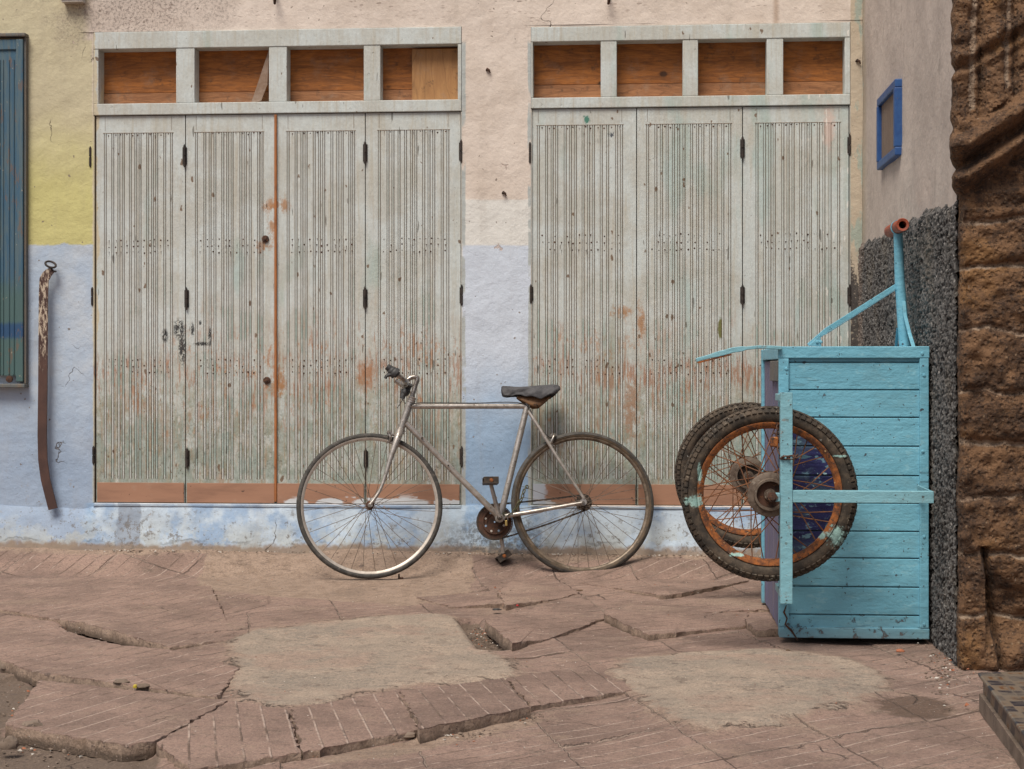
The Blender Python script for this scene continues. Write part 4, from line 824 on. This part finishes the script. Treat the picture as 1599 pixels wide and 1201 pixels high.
# ------------------------------------------------------------------ wheels (shared by cart and bicycle)
def wheel(parent, c, ax, Ro, sec, ab, mats, hub, nsp, cross, sp_r, knob=False, hubw=.03, flange=.02, seed=0, tsec=None):
    c = Vector(c); ax = Vector(ax).normalized(); tyre, rimm, spk, hubm = mats
    e = ax.orthogonal().normalized(); g = ax.cross(e); th = tsec or sec
    w = MB(); cr = Ro-sec; n = 14
    w.lathe(c, ax, [(cr+sec*math.cos(a), th*math.sin(a)) for a in [2*math.pi*k/n for k in range(n)]], 120 if not knob else 144, 0, True)
    if len(tyre) > 1:                                    # tread band in a second material
        w.lathe(c, ax, [(cr+(sec+.0012)*math.cos(a), (th+.0012)*math.sin(a)) for a in [math.radians(t) for t in (-84, -60, -40, -20, 0, 20, 40, 60, 84)]], 120, 1, False)
    if knob:
        N = 84
        for k in range(N):
            for row, aa in enumerate((-56, -22, 22, 56)):
                t = 2*math.pi*(k+(.5 if row % 2 else 0))/N; d = e*math.cos(t)+g*math.sin(t); tt = -e*math.sin(t)+g*math.cos(t); a = math.radians(aa)
                nn = d*math.cos(a)+ax*math.sin(a); sd_ = -d*math.sin(a)+ax*math.cos(a)
                w.obox(c+d*cr+nn*(sec+.0012 if abs(aa) < 50 else sec+.0006), tt*.0074, sd_*(.0072), nn*.0030)
    wo = w.build('wheel', [M[t] for t in tyre], parent, smooth=50)     # the tyre carries rim, hub and spokes
    ra, rimw = Ro-ab[0], ab[1]-ab[0]-.003; ri = ra-.004; rimw -= .004; r = MB()
    rw = th*.78
    r.lathe(c, ax, [(ri+.003, rw), (ri+.004, rw*.86), (ri-rimw*.35, rw*.80), (ri-rimw, rw*.45), (ri-rimw, -rw*.45), (ri-rimw*.35, -rw*.80), (ri+.004, -rw*.86), (ri+.003, -rw), (ri-.002, -rw), (ri-rimw-.003, -rw*.35), (ri-rimw-.003, rw*.35), (ri-.002, rw)], 110, 0, True)
    ro = r.build('rim', M[rimm], wo, smooth=50)
    h = MB(); h.lathe(c, ax, hub, 40); ho = h.build('hub', M[hubm], wo, smooth=40)
    rr = random.Random(seed)
    for k in range(nsp):
        side = 1 if k % 2 else -1; pr = 1 if (k//2) % 2 else -1
        t1 = 2*math.pi*k/nsp+rr.uniform(-.01, .01); t0 = t1+pr*cross+rr.uniform(-.03, .03)
        d0 = e*math.cos(t0)+g*math.sin(t0); d1 = e*math.cos(t1)+g*math.sin(t1)
        s = MB(); s.tube([c+d0*flange+ax*hubw*side, c+(d0*flange).lerp(d1*ri, .5)+ax*hubw*side*.5, c+d1*(ri-rimw)], sp_r, 5); s.build('spoke', M[spk], wo)
    return wo

# ------------------------------------------------------------------ cart
def cart():
    y0 = CFY; y1 = CFY+.90
    P = lambda px, py, y=y0: on_y(px, py, y)
    xl, xr = P(1216, 600).x, P(1450.5, 700).x; zt, zb = P(1330, 541).z, .012
    root = thing('hand_cart', 'pale blue wooden hand cart standing on end with two rusty spoked wheels', 'cart', ((xl+xr)/2, (y0+y1)/2, 0))
    m = MB(); zz = [zb]+[P(1330, q).z for q in (961, 917, 872, 830, 786, 743, 697, 652, 609, 566)]+[zt]
    # plank wall facing the street
    for i in range(len(zz)-1):
        m.add([(x, y0+.010+dy, z) for z, dy in ((zz[i]+.0008, .006), (zz[i]+.004, 0), (zz[i+1]-.004, 0), (zz[i+1]-.0008, .006)) for x in (xl+.01, xr-.01)], [(0, 1, 3, 2), (2, 3, 5, 4), (4, 5, 7, 6)], 0, g=[1, 1, 0, 0, 0, 0, 1, 1])
    m.box(xl+.01, xr-.01, y0+.017, y0+.03, zb, zt, g=1); m.build('side_panel', M['cart'], root)
    fw = .036
    for nm, b in (('top_rail', (xl-.002, xr+.002, zt-.042, zt)), ('bottom_rail', (xl+.002, xr+.002, zb, zb+.038)), ('corner_post', (xl, xl+.036, zb+.0385, zt-.0425)), ('corner_post', (xr-.032, xr, zb+.0385, zt-.0425))):
        m = MB(); m.box(b[0], b[1], y0-.001, y0+.018, b[2], b[3], g=0); m.build(nm, M['cart'], root, bevel=.003)
    # the other walls: worn bare violet boards on the open left side, blue elsewhere
    m = MB(); y = y0+.045; 
    while y < y1-.05:
        wd = R.uniform(.07, .10); m.box(xl+.010+R.uniform(0, .003), xl+.024, y, min(y+wd-.003, y1-.045), zb+.01, zt-.05); y += wd
    m.build('left_panel', M['purple'], root, bevel=.002)
    m = MB(); m.box(xl+.001, xl+.03, y0+.02, y0+.045, zb+.002, zt-.043, g=0); m.box(xl+.001, xl+.03, y1-.045, y1, zb+.002, zt-.002, g=0); m.box(xl+.003, xl+.03, y0+.0455, y1-.0455, zt-.045, zt-.002, g=0); m.build('left_frame', M['cart'], root, bevel=.003)
    m = MB(); m.box(xr-.03, xr-.002, y0+.02, y1, zb+.002, zt-.003, g=0); m.build('right_panel', M['cart'], root)
    m = MB(); m.box(xl+.031, xr-.031, y1-.02, y1, zb+.002, zt-.003, g=0); m.build('far_panel', M['cart'], root)
    m = MB(); m.box(xl+.031, xr-.031, y0+.031, y1-.021, zt-.025, zt-.004, g=0); m.build('end_panel', M['cart'], root)
    m = MB(); m.box(xl+.031, xr-.031, y0+.031, y1-.021, zb+.004, zb+.022, g=0); m.build('end_panel', M['cart'], root)
    # flap of torn board at the top of the left side
    m = MB(); m.box(xl+.001, xl+.010, y0+.05, y0+.42, zt-.125, zt-.05); m.build('torn_board', M['shutterframe'], root, bevel=.002)
    for px, py in ((1443, 586), (1441, 705), (1443, 838), (1443, 975), (1228, 576), (1440, 552)):
        c = P(px, py); m = MB(); m.lathe((c.x, y0-.001, c.z), (0, -1, 0), [(.006, 0), (.005, .003), (0, .004)], 10); m.build('rivet', M['cart'], root, smooth=60)
    # bracket carrying the near wheel
    ys = y0-.30; t = .006
    a0, a1 = on_y(1218.5, 613, ys), on_y(1237.5, 943, ys)
    m = MB(); m.box(a0.x, a1.x, ys-t, ys, a1.z, a0.z, g=0); m.box(a0.x, a0.x+t, ys, ys+.035, a1.z, a0.z, g=0)
    m.obox(((a0.x+a1.x)/2, (ys+y0)/2, a0.z-.02), (.014, 0, 0), (0, (y0-ys)/2, 0), (0, 0, .012), g=0); m.obox(((a0.x+a1.x)/2, (ys+y0)/2, a1.z+.02), (.014, 0, 0), (0, (y0-ys)/2, 0), (0, 0, .012), g=0)
    m.build('wheel_bracket', M['bracket'], root, bevel=.002)
    b0, b1 = on_y(1237.5, 766, ys), on_y(1458, 786, ys)
    m = MB(); m.box(b0.x+.0008, b1.x, ys-t+.001, ys-.001, b1.z, b0.z, g=0); m.box(b1.x-t, b1.x, ys, y0-.0015, b1.z, b0.z, g=0); m.box(b0.x+.0008, b1.x-t-.001, ys, ys+.03, b0.z-t, b0.z, g=0); m.build('bracket_bar', M['bracket'], root, bevel=.002)
    c = on_y(1240, 776, ys); m = MB(); m.box(CNY.x-.008, a0.x-.0004, ys-t-.002, ys+.004, CNY.z-.016, CNY.z+.014, g=.5); m.build('axle_plate', M['bracket'], root, bevel=.003)
    m = MB(); m.tube([(CNY.x, ys-.022, CNY.z), (CNY.x, y0+.01, CNY.z)], .010, 12); m.tube([(CNY.x, ys-.014, CNY.z), (CNY.x, ys-.0085, CNY.z)], .018, 6); m.build('axle', M['darkrust'], root, smooth=40)
    # wheels
    hub = [(.006, -.062), (.014, -.062), (.015, -.050), (.020, -.050), (.021, -.030), (.044, -.026), (.047, -.058), (.054, -.058), (.057, -.047), (.074, -.046), (.077, -.044), (.077, -.039), (.060, -.036), (.052, -.02), (.048, .02), (.060, .036), (.077, .039), (.077, .045), (.060, .048), (.054, .054), (.012, .054)]
    m = MB(); m.lathe((CNY.x, y0-.16-.037, CNY.z), (0, -1, 0), [(.018, 0), (.046, 0), (.046, -.004)], 30); m.build('drum_plate', M['darkrust'], root, smooth=40)
    yw = y0-.16; near = wheel(root, (CNY.x, yw, CNY.z), (0, 1, 0), .299, .0275, (.0500, .0735), (('cartrubber',), 'rust', 'spokerust', 'drum'), hub, 36, .75, .0021, True, .040, .071, 1, .026)
    wheel(root, (CNY.x+.0, y1+.10, CNY.z-.01), (0, 1, 0), .299, .0275, (.0500, .0735), (('cartrubber',), 'rust', 'spokerust', 'drum'), hub, 36, .75, .0021, True, .040, .071, 2, .026)
    m = MB(); m.tube([(CNY.x, y1-.01, CNY.z-.01), (CNY.x, y1+.17, CNY.z-.01)], .010, 12); m.build('axle', M['darkrust'], root, smooth=40)
    # curved support leg reaching out to the left
    yl = y0-.004; pts = [(1087, 562.5), (1110, 556), (1135, 549.5), (1143, 547), (1165, 544), (1185, 542), (1205, 542.5), (1228, 544)]
    L_ = []
    for i in range(len(pts)-1):
        for k in range(3): t_ = k/3; L_.append(on_y(pts[i][0]*(1-t_)+pts[i+1][0]*t_, pts[i][1]*(1-t_)+pts[i+1][1]*t_, yl))
    m = MB(); m.strip(L_, (0, 0, 1), [.014]*4+[.019]*8+[.012]*9, (0, 1, 0), .035)
    m.build('stand_leg', M['bracket'], root, bevel=.002)
    m = MB(); p0, p1 = on_y(1089, 566.5, yl-.001), on_y(1142, 553.5, yl-.001); m.strip([p0, p1], (0, 0, 1), .006, (0, 1, 0), .036); m.build('rusty_edge', M['rust'], root)
    # handle post with red grip, braces
    yp = y0+.28
    m = MB(); m.tube([P(1402, 354, yp), P(1405, 440, yp), P(1411, 520, yp), P(1413, 545, yp)], [.0165, .0185, .0205, .021], 18); m.build('handle_post', M['cart'], root, smooth=50)
    g0 = on_y(1409.5, 351, yp-.12); g1 = Vector((g0.x, yp+.20, g0.z))
    m = MB(); d = (g1-g0).normalized(); m.lathe(g0, d, [(.014, .08), (.014, 0), (.0225, -.002), (.0245, .004), (.0235, .03), (.0235, .30), (.012, .32)], 28); m.build('grip', M['red'], root, smooth=40)
    m = MB(); m.lathe(Vector((g0.x, yp-.02, g0.z)), d, [(.025, 0), (.0265, 0), (.0265, .02), (.025, .02)], 28); m.build('clamp_band', M['cart'], root, smooth=40)
    m = MB(); q0, q1 = P(1399, 447, yp), P(1290, 516, y0+.02); q2 = P(1262, 539, y0+.012)
    m.strip([q0, q1, q2], (-.5, 0, 1), [.017, .017, .012], (0, 1, .2), .005); m.strip([q0+Vector((.004, .014, -.011)), q1+Vector((.004, .014, -.011))], (0, 1, 0), .026, (.5, 0, .9), .004)
    v = [P(1262, 540, y0+.006), P(1281, 523, y0+.006), P(1283, 541, y0+.006)]; m.prism(v, (0, .006, 0)); m.build('brace', M['cart'], root, bevel=.001)
    m = MB(); m.strip([P(1411, 470, yp-.02), P(1413, 492, yp-.03), P(1420, 520, yp-.05), P(1427, 543, y0+.02)], (1, 0, 0), .013, (0, 1, 0), .007); m.build('brace', M['cart'], root, bevel=.001)
    m = MB(); m.strip([P(1402, 512, yp+.03), P(1399, 543, yp+.10)], (1, 0, 0), .010, (0, 1, 0), .006); m.build('brace', M['cart'], root)
    for px in (1276, 1282): c = P(px, 534, y0+.006); m = MB(); m.lathe(c, (0, -1, 0), [(.006, 0), (.005, .004), (0, .005)], 10); m.build('rivet', M['cart'], root, smooth=60)
    # end grain split at the lower left corner
    m = MB(); cpts = [(1228, 945), (1224, 956), (1229, 966), (1226, 975), (1236, 985), (1246, 1000)]; m.strip([P(a, b, y0-.0018) for a, b in cpts], (1, 0, .3), [.002, .007, .005, .006, .008, .004], (0, 1, 0), .002); m.build('split', M['darkrust'], root)
    return ys
YS = cart()
def links(path, par, mat, rl=.011, wr=.0022, name='link'):
    n = 0
    for i in range(len(path)-1):
        a, b = Vector(path[i]), Vector(path[i+1]); L_ = (b-a).length; k = max(1, round(L_/(rl*1.55)))
        for j in range(k):
            c = a.lerp(b, (j+.5)/k); t = (b-a).normalized(); e = t.orthogonal().normalized(); g = t.cross(e); s_ = e if n % 2 else g; n += 1
            m = MB(); m.tube([c+t*(math.cos(q)*rl*1.12)+s_*(math.sin(q)*rl*.62) for q in [x_*2*math.pi/12 for x_ in range(13)]], wr, 6, cap=False); m.build(name, M[mat], par, smooth=60)
ch = thing('rusty_chain', 'short rusty chain looped round the cart wheel bracket', 'chain', tuple(on_y(1222, 716, YS)))
Q = lambda px, py, dy=0.: on_y(px, py, YS+dy)
links([Q(1216, 665, .12), Q(1214, 690, .06), Q(1217, 708, .03), Q(1222, 715, -.012), Q(1240, 714, -.012), Q(1244, 712, .03)], ch, 'darkrust', .013, .0026)
m = MB(); c = Q(1209, 690, .05); m.obox(c, (.013, 0, 0), (0, .008, 0), (0, 0, .017)); m.build('padlock', M['rust'], ch, bevel=.004)
m = MB(); m.tube([c+Vector((math.cos(a)*.009, 0, .016+math.sin(a)*.014)) for a in [math.pi*k/8 for k in range(9)]], .0028, 7); m.build('shackle', M['darkrust'], ch, smooth=60)

# ------------------------------------------------------------------ bicycle
G1, G2 = on_z(578, 904, .002), on_z(910, 899, .002)
eb = (G2-G1).normalized(); nh = Vector((-eb.y, eb.x, 0)).normalized(); AL = math.radians(10)
tb = Vector((0, 0, 1))*math.cos(AL)+nh*math.sin(AL); NB = eb.cross(tb).normalized()
if NB.y > 0: NB = -NB
def bp(px, py, off=0.):
    d = ray(px, py); o = G1+NB*off; return CAMP+d*((o-CAMP).dot(NB)/d.dot(NB))
def bicycle():
    root = thing('bicycle', 'old silver road bicycle with black covered saddle leaning against the wall', 'bicycle', tuple((G1+G2)/2))
    cf, cr_ = bp(577.5, 789.5), bp(910, 786)
    Rf = (cf.z-.0)/math.cos(AL)*.996; Rr = (cr_.z)/math.cos(AL)*.996
    hubf = [(.004, -.052), (.007, -.05), (.007, -.038), (.019, -.036), (.019, -.032), (.010, -.028), (.009, 0), (.010, .028), (.019, .032), (.019, .036), (.007, .038), (.007, .05), (.004, .052)]
    wf = wheel(root, cf, NB, Rf, .0130, (.0185, .034), (('rubber', ), 'rim', 'spoke', 'darkrust'), hubf, 36, .95, .0013, False, .033, .018, 3, .0135)
    wr = wheel(root, cr_, NB, Rr, .0150, (.024, .038), (('gum', 'rubber'), 'rearrim', 'spoke', 'grease'), hubf, 36, .95, .0013, False, .033, .02, 4, .0145)
    def tube(nm, pts, r, mat='silver', n=16, par=root):
        m = MB(); m.tube(pts, r, n); return m.build(nm, M[mat], par, smooth=50)
    def curve(pts, k=5):
        P = [Vector(p) for p in pts]; out = []
        for i in range(len(P)-1):
            p0, p1, p2, p3 = P[max(i-1, 0)], P[i], P[i+1], P[min(i+2, len(P)-1)]
            for j in range(k):
                t = j/k; out.append(.5*((2*p1)+(p2-p0)*t+(2*p0-5*p1+4*p2-p3)*t*t+(3*p1-p0-3*p2+p3)*t**3))
        return out+[P[-1]]
    # frame
    fr = MB()
    fr.tube([bp(641, 628), bp(626, 670)], .0175, 18)
    fr.tube([bp(641, 634.5), bp(822, 634.5)], .0130, 16)
    fr.tube([bp(634, 661), bp(700, 728), bp(778, 806)], .0145, 16)
    fr.tube([bp(823, 634), bp(781, 809)], .0148, 16)
    fr.tube([bp(780, 809, .038), bp(780, 809, -.038)], .021, 20)
    for s in (1, -1):
        fr.tube([bp(825, 642, .010*s), bp(838, 662, .024*s), bp(870, 714, .046*s), bp(912, 779, .062*s)], [.0085, .0085, .0080, .0065], 12)
        fr.tube([bp(788, 806, .018*s), bp(820, 801, .036*s), bp(860, 794, .052*s), bp(910, 785, .062*s)], [.0115, .0105, .0095, .007], 12)
        fr.lathe(bp(911, 784, .062*s), NB, [(0, -.003), (.016, -.003), (.017, 0), (.016, .003), (0, .003)], 14)
    fr.lathe(bp(641.5, 628), bp(641.5, 628)-bp(626, 670), [(.018, -.004), (.021, -.003), (.021, .004), (.018, .005), (.020, .008), (.020, .014), (.016, .016), (.019, .019), (.019, .024), (.012, .026)], 22)
    fo = fr.build('frame', M['silver'], root, smooth=45)
    m = MB(); c = bp(659, 684, .016); m.tube([c, c+NB*.008], .005, 10); c = bp(700, 727, .014); m.tube([c, c+NB*.006], .004, 10); m.build('cable_boss', M['grease'], fo, smooth=50)
    # fork
    fk = MB(); fk.lathe(bp(625, 673), bp(641, 628)-bp(625, 673), [(.0, -.012), (.021, -.010), (.023, 0), (.021, .008), (.02, .012)], 22)
    for s in (1, -1):
        fk.tube(curve([bp(625, 671, .012*s), bp(621, 684, .036*s), bp(611, 712, .044*s), bp(601, 745, .047*s), bp(592, 768, .049*s), bp(578, 788, .052*s)]), [.0175]*6+[.0172-.0009*i for i in range(1, 11)]+[.0078]*10, 14)
        fk.lathe(bp(578, 789, .052*s), NB, [(0, -.004), (.011, -.004), (.011, .004), (0, .004)], 12)
    fk.build('fork', M['silver'], root, smooth=50)
    m = MB(); [m.tube([bp(577, 789.5, .058*s), bp(577, 789.5, .066*s)], .0075, 6) for s in (1, -1)]; m.tube([bp(577, 789.5, .068), bp(577, 789.5, -.068)], .004, 8); m.build('front_axle', M['chrome'], root, smooth=40)
    m = MB(); [m.tube([bp(911, 785, .068*s), bp(911, 785, .078*s)], .0085, 6) for s in (1, -1)]; m.tube([bp(911, 785, .085), bp(911, 785, -.085)], .0045, 8); m.build('rear_axle', M['chrome'], root, smooth=40)
    # stem and bar
    m = MB(); m.tube(curve([bp(643, 622), bp(648, 604), bp(652, 592), bp(649, 589), bp(641, 590), bp(633, 597)], 4), .0115, 14); m.lathe(bp(632, 598), NB, [(.014, -.022), (.019, -.022), (.019, .022), (.014, .022)], 18); m.build('stem', M['chrome'], root, smooth=50)
    bar = curve([bp(607, 574, .19), bp(614, 580, .19), bp(624, 588, .185), bp(631, 593, .165), bp(633, 597, .12), bp(633, 598, 0), bp(634, 600, -.08), bp(634, 602, -.115), bp(632, 604, -.135), bp(626, 600, -.14), bp(617, 594, -.14)])
    hb = tube('handlebar', bar, .0115, 'chrome', 14)
    m = MB(); p0, p1 = bp(605, 573, .19), bp(609, 576, .19); ax = (p0-p1).normalized(); m.lathe(p0, ax, [(.008, -.03), (.008, .002), (.015, .003), (.016, -.001), (.016, -.014)], 18); m.build('bar_end', M['plastic'], hb, smooth=40)
    m = MB(); m.tube(curve([bp(609, 575.5, .19), bp(613, 580, .19), bp(618, 583.5, .19), bp(621, 586, .188)]), [.018]*3+[.023]*4+[.027]*5+[.017]*4, 14); m.build('brake_hood', M['plastic'], hb, smooth=60)
    m = MB(); m.tube(curve([bp(616, 585, .19), bp(610, 585, .192), bp(604, 587, .195), bp(601.5, 591, .195)]), [.018]*5+[.015]*4+[.012]*4+[.010]*3, 10, flat=.6); m.build('brake_lever', M['plastic'], hb, smooth=60)
    m = MB(); m.tube(curve([bp(640, 600, -.11), bp(637, 606, -.12), bp(634, 612, -.12), bp(630, 617, -.12), bp(628, 622, -.12)]), [.015]*6+[.019]*5+[.013]*6, 12); m.tube([bp(628, 607, -.12), bp(627, 615, -.12), bp(629, 624, -.12)], [.006, .0065, .005], 8); m.build('brake_hood', M['plastic'], hb, smooth=60)
    # cables
    tube('brake_cable', curve([bp(628, 622, -.10), bp(634, 631, -.03), bp(641, 632, .018), bp(652, 629.5, .016), bp(670, 629, .012), bp(740, 629.5, .010), bp(815, 630, .012), bp(835, 655, .02), bp(850, 676, .01), bp(860, 684, .0)], 6), .0023, 'plastic', 8)
    tube('brake_cable', curve([bp(630, 622, -.1), bp(624, 632, -.06), bp(620, 637, -.05)], 4), .002, 'plastic', 8)
    # caliper brakes
    for (px, py, nm, sx) in ((610, 681, 'front_brake', -1), (862, 685, 'rear_brake', 1)):
        m = MB(); c = bp(px, py); 
        for s in (1, -1):
            m.tube(curve([bp(px+4*sx, py-6, .006*s), bp(px+3*sx, py-4, .03*s), bp(px, py+3, .034*s), bp(px-3, py+10, .026*s)], 4), [.0085]*5+[.007]*8, 8)
            m.tube([bp(px-5, py+8, .022*s), bp(px+4, py+12, .022*s)], .0055, 8)
        m.tube([bp(px-4, py-3, .0), bp(px+5, py-2, 0)], .006, 8); m.tube([bp(px, py-8, .03), bp(px+1, py-4, .03)], .006, 8); m.tube([bp(px-2, py-5, .034), bp(px-2, py-5, .042)], .006, 8)
        m.build(nm, M['chrome'], root, smooth=50)
    # chainring, cranks, pedals, freewheel, chain
    cx, cy = 772.5, 815; co = -.045
    m = MB(); c = bp(cx, cy, co); rad = 28/335
    m.lathe(c, NB, [(.004, -.002), (rad*.40, -.003), (rad*.42, .001), (rad*.96, .001), (rad*.965, -.004), (rad*.55, -.006), (.004, -.006)], 60, 0, True)
    e, g = eb, tb
    for k in range(44): t = 2*math.pi*k/44; d = e*math.cos(t)+g*math.sin(t); m.obox(c+d*rad*.985, d*.004, (-e*math.sin(t)+g*math.cos(t))*.0024, NB*.0013)
    m.lathe(c+NB*.006, NB, [(rad*.62, -.002), (rad*.64, .003), (rad*.70, .003), (rad*.72, -.002)], 50); m.lathe(c-NB*.002, NB, [(rad*.98, -.004), (rad*1.03, -.004), (rad*1.03, .004), (rad*.98, .004)], 60, 0, True)
    cr0 = m.build('chainring', M['darkrust'], root, smooth=40)
    for k in range(7):
        t = k*.78+2.0; d = e*math.cos(t)+g*math.sin(t); m = MB(); m.lathe(c+d*rad*.55+NB*.0015, NB, [(.0, .001), (.0052, .001), (.0056, 0)], 12); m.build('cutout', M['white' if k % 2 else 'wall'], cr0)
    m = MB(); m.tube([bp(780, 809, .060), bp(776, 793, .068), bp(765, 750, .078)], [.0135, .0105, .009], 12, flat=.7); m.lathe(bp(780, 809, .05), NB, [(.016, -.006), (.017, .014), (.012, .018), (.009, .014), (0, .013)], 20); ck = m.build('crank', M['silver'], root, smooth=50); m = MB(); m.lathe(bp(780, 809, .067), NB, [(.0125, 0), (.0125, .0025), (.009, .0025), (.009, .001), (.005, .001), (.005, .003), (0, .003)], 18); m.build('crank_bolt', M['grease'], ck, smooth=40)
    def pedal(px, py, off, nm, hang=0):
        m = MB(); c = bp(px, py, off); a, b = eb*math.cos(hang)+tb*math.sin(hang), -eb*math.sin(hang)+tb*math.cos(hang)
        for s in (1, -1): m.obox(c+b*.014*s*.9, a*.034, b*.0035, NB*.040)
        m.obox(c-NB*.036, a*.034, b*.016, NB*.0035); m.obox(c+NB*.036, a*.034, b*.016, NB*.0035); m.tube([c-NB*.05, c+NB*.038], .008, 10)
        for q in (-.022, -.008, .008, .022): m.obox(c+a*q, a*.002, b*.013, NB*.03)
        pd = m.build('pedal', M[nm], root, bevel=.001)
        m = MB(); m.lathe(c+NB*.040, NB, [(.009, 0), (.009, .002), (.0, .003)], 16); m.build('reflector', M['rust'], pd)
    pedal(766, 751, .125, 'grease')
    m = MB(); m.tube([bp(780, 811, -.062), bp(783, 840, -.070), bp(786, 864, -.078)], [.013, .010, .009], 12, flat=.7); m.build('crank', M['silver'], root, smooth=50)
    pedal(786, 869, -.115, 'grease', .6)
    m = MB(); c = bp(911, 785, -.040); m.lathe(c, NB, [(.015, .004), (.034, .003), (.034, .0), (.030, -.001), (.030, -.005), (.036, -.006), (.036, -.009), (.015, -.012)], 26); 
    for k in range(18): t = 2*math.pi*k/18; d = e*math.cos(t)+g*math.sin(t); m.obox(c+d*.037, d*.004, (-e*math.sin(t)+g*math.cos(t))*.003, NB*.0013)
    m.build('freewheel', M['grease'], root, smooth=40)
    # roller chain as a closed run of short bars
    c0, c1 = bp(cx, cy, co), bp(911, 785, -.045); r0, r1 = rad*.99, .037
    u = (c1-c0).normalized(); v = NB.cross(u).normalized(); 
    if v.dot(tb) < 0: v = -v
    path = [c0-u*r0*math.sin(t)+v*r0*math.cos(t) for t in [math.pi*k/16 for k in range(17)]]
    L2 = (c1-c0).length
    low = [c0-v*r0]; low = [(c0-v*r0).lerp(c1-v*r1, k/24)-v*.006*math.sin(math.pi*k/24) for k in range(25)]; upr = [(c1+v*r1).lerp(c0+v*r0, k/24)-v*.004*math.sin(math.pi*k/24) for k in range(25)]
    endc = [c1+u*r1*math.sin(t)-v*r1*math.cos(t) for t in [math.pi*k/8 for k in range(9)]]
    full = path+low[1:]+endc[1:]+upr[1:]
    m = MB(); acc = 0; stepl = .0085
    for i in range(len(full)-1):
        a, b = full[i], full[i+1]; sl = (b-a).length; 
        while acc < sl:
            q = a.lerp(b, acc/sl); t = (b-a).normalized(); w_ = NB.cross(t); m.obox(q, t*.0050, w_*(.0042 if int(acc*1e4) % 2 else .0034), NB*.003); acc += stepl
        acc -= sl
    m.build('drive_chain', M['grease'], root)
    # saddle
    sp = MB(); sp.tube([bp(822, 640), bp(826, 622)], .0125, 14); sp.tube([bp(822, 628), bp(834, 629)], .012, 10); sp.build('seat_post', M['chrome'], root, smooth=50)
    # leather body: V-shaped flaps under the cloth
    stt = [(807, 619, .020, 622), (816, 618, .034, 628), (826, 618, .044, 634), (833, 618, .052, 637), (842, 618, .060, 636), (850, 619, .068, 629), (858, 620, .070, 622)]
    ls = MB(); rows = []
    for px, py, hw, pb in stt:
        row = []
        for k in range(13):
            q = -1+2*k/12; down = abs(q)**2.5
            row.append(bp(px, py+(pb-py)*down, 0)+NB*hw*q*(1-.25*down))
        rows.append([tuple(p) for p in row])
    ls.grid(np.array(rows)); sa = ls.build('saddle', M['leather'], root, smooth=60); so_ = sa.modifiers.new('thick', 'SOLIDIFY'); so_.thickness = .004
    # cloth cover, creased
    prof = [(783, 604, .012, 612), (785, 602.5, .020, 618), (793, 603, .024, 620), (803, 604, .028, 619), (813, 604, .036, 618.5), (823, 603.5, .046, 622), (832, 603, .056, 624.5), (842, 602, .068, 625), (852, 601.5, .078, 622), (862, 601, .084, 620), (869, 602, .078, 615), (873, 605, .060, 611), (873.5, 607, .02, 609)]
    from bisect import bisect
    cl = MB(); rows = []
    for i in range(61):
        px = 783+90.5*i/60; j = min(bisect([p[0] for p in prof], px), len(prof)-1); A, B = prof[j-1], prof[j]; t = (px-A[0])/(B[0]-A[0]) if B[0] > A[0] else 0
        top, hw, bot = [A[k]*(1-t)+B[k]*t for k in (1, 2, 3)]; row = []
        for k in range(41):
            q = -1+2*k/40; ang = q*math.pi*.56; ho = math.sin(ang)/math.sin(math.pi*.5); dn = (1-math.cos(ang))/(1-math.cos(math.pi*.56))
            cre = (float(fbm(px*.075+q*2.2, q*3.5+px*.03, 0, 3, 44))-.5)*.016*min(1, abs(q)*2.2)*min(1, i/6, (60-i)/4) + .0022*math.sin(px*.30-abs(q)*9)*abs(q)
            dn2 = dn*(1+.05*math.sin(px*.21))
            row.append(tuple(bp(px, top+(bot-top)*dn2, 0)+NB*(hw*ho+cre*np.sign(q))+tb*cre*.5))
        rows.append(row)
    cl.grid(np.array(rows)); cc_ = cl.build('saddle_cover', M['cloth'], root, smooth=80); s2 = cc_.modifiers.new('thick', 'SOLIDIFY'); s2.thickness = .002
bicycle()
lk = thing('lock_chain', 'greenish lock chain with brass padlock through the rear bicycle wheel', 'chain', tuple(bp(800, 800, .03)))
links([bp(824, 759, .0), bp(819, 764, .03), bp(815, 778, .035), bp(808, 790, .035), bp(800, 802, .035), bp(793, 806, .03), bp(786, 801, .025)], lk, 'greenchain', .012, .0028)
m = MB(); c = bp(790.5, 817, .045); m.obox(c, eb*.006, NB*.005, tb*.013); m.build('padlock', M['brass'], lk, bevel=.003)
m = MB(); m.tube([c+tb*.012+eb*(math.cos(a)*.008)+tb*(math.sin(a)*.022) for a in [math.pi*k/8 for k in range(9)]], .0026, 7); m.build('shackle', M['chrome'], lk, smooth=60)
m = MB(); c = on_z(623, 903, .0); m.tube([c+Vector((0, 0, .02)), c, c+Vector((.02, -.01, .003))], [.004, .006, .004], 7); tag(m.build('rusty_clip', M['darkrust'], smooth=50), 'small rusty metal clip on the ground by the front bicycle wheel', 'metal scrap')
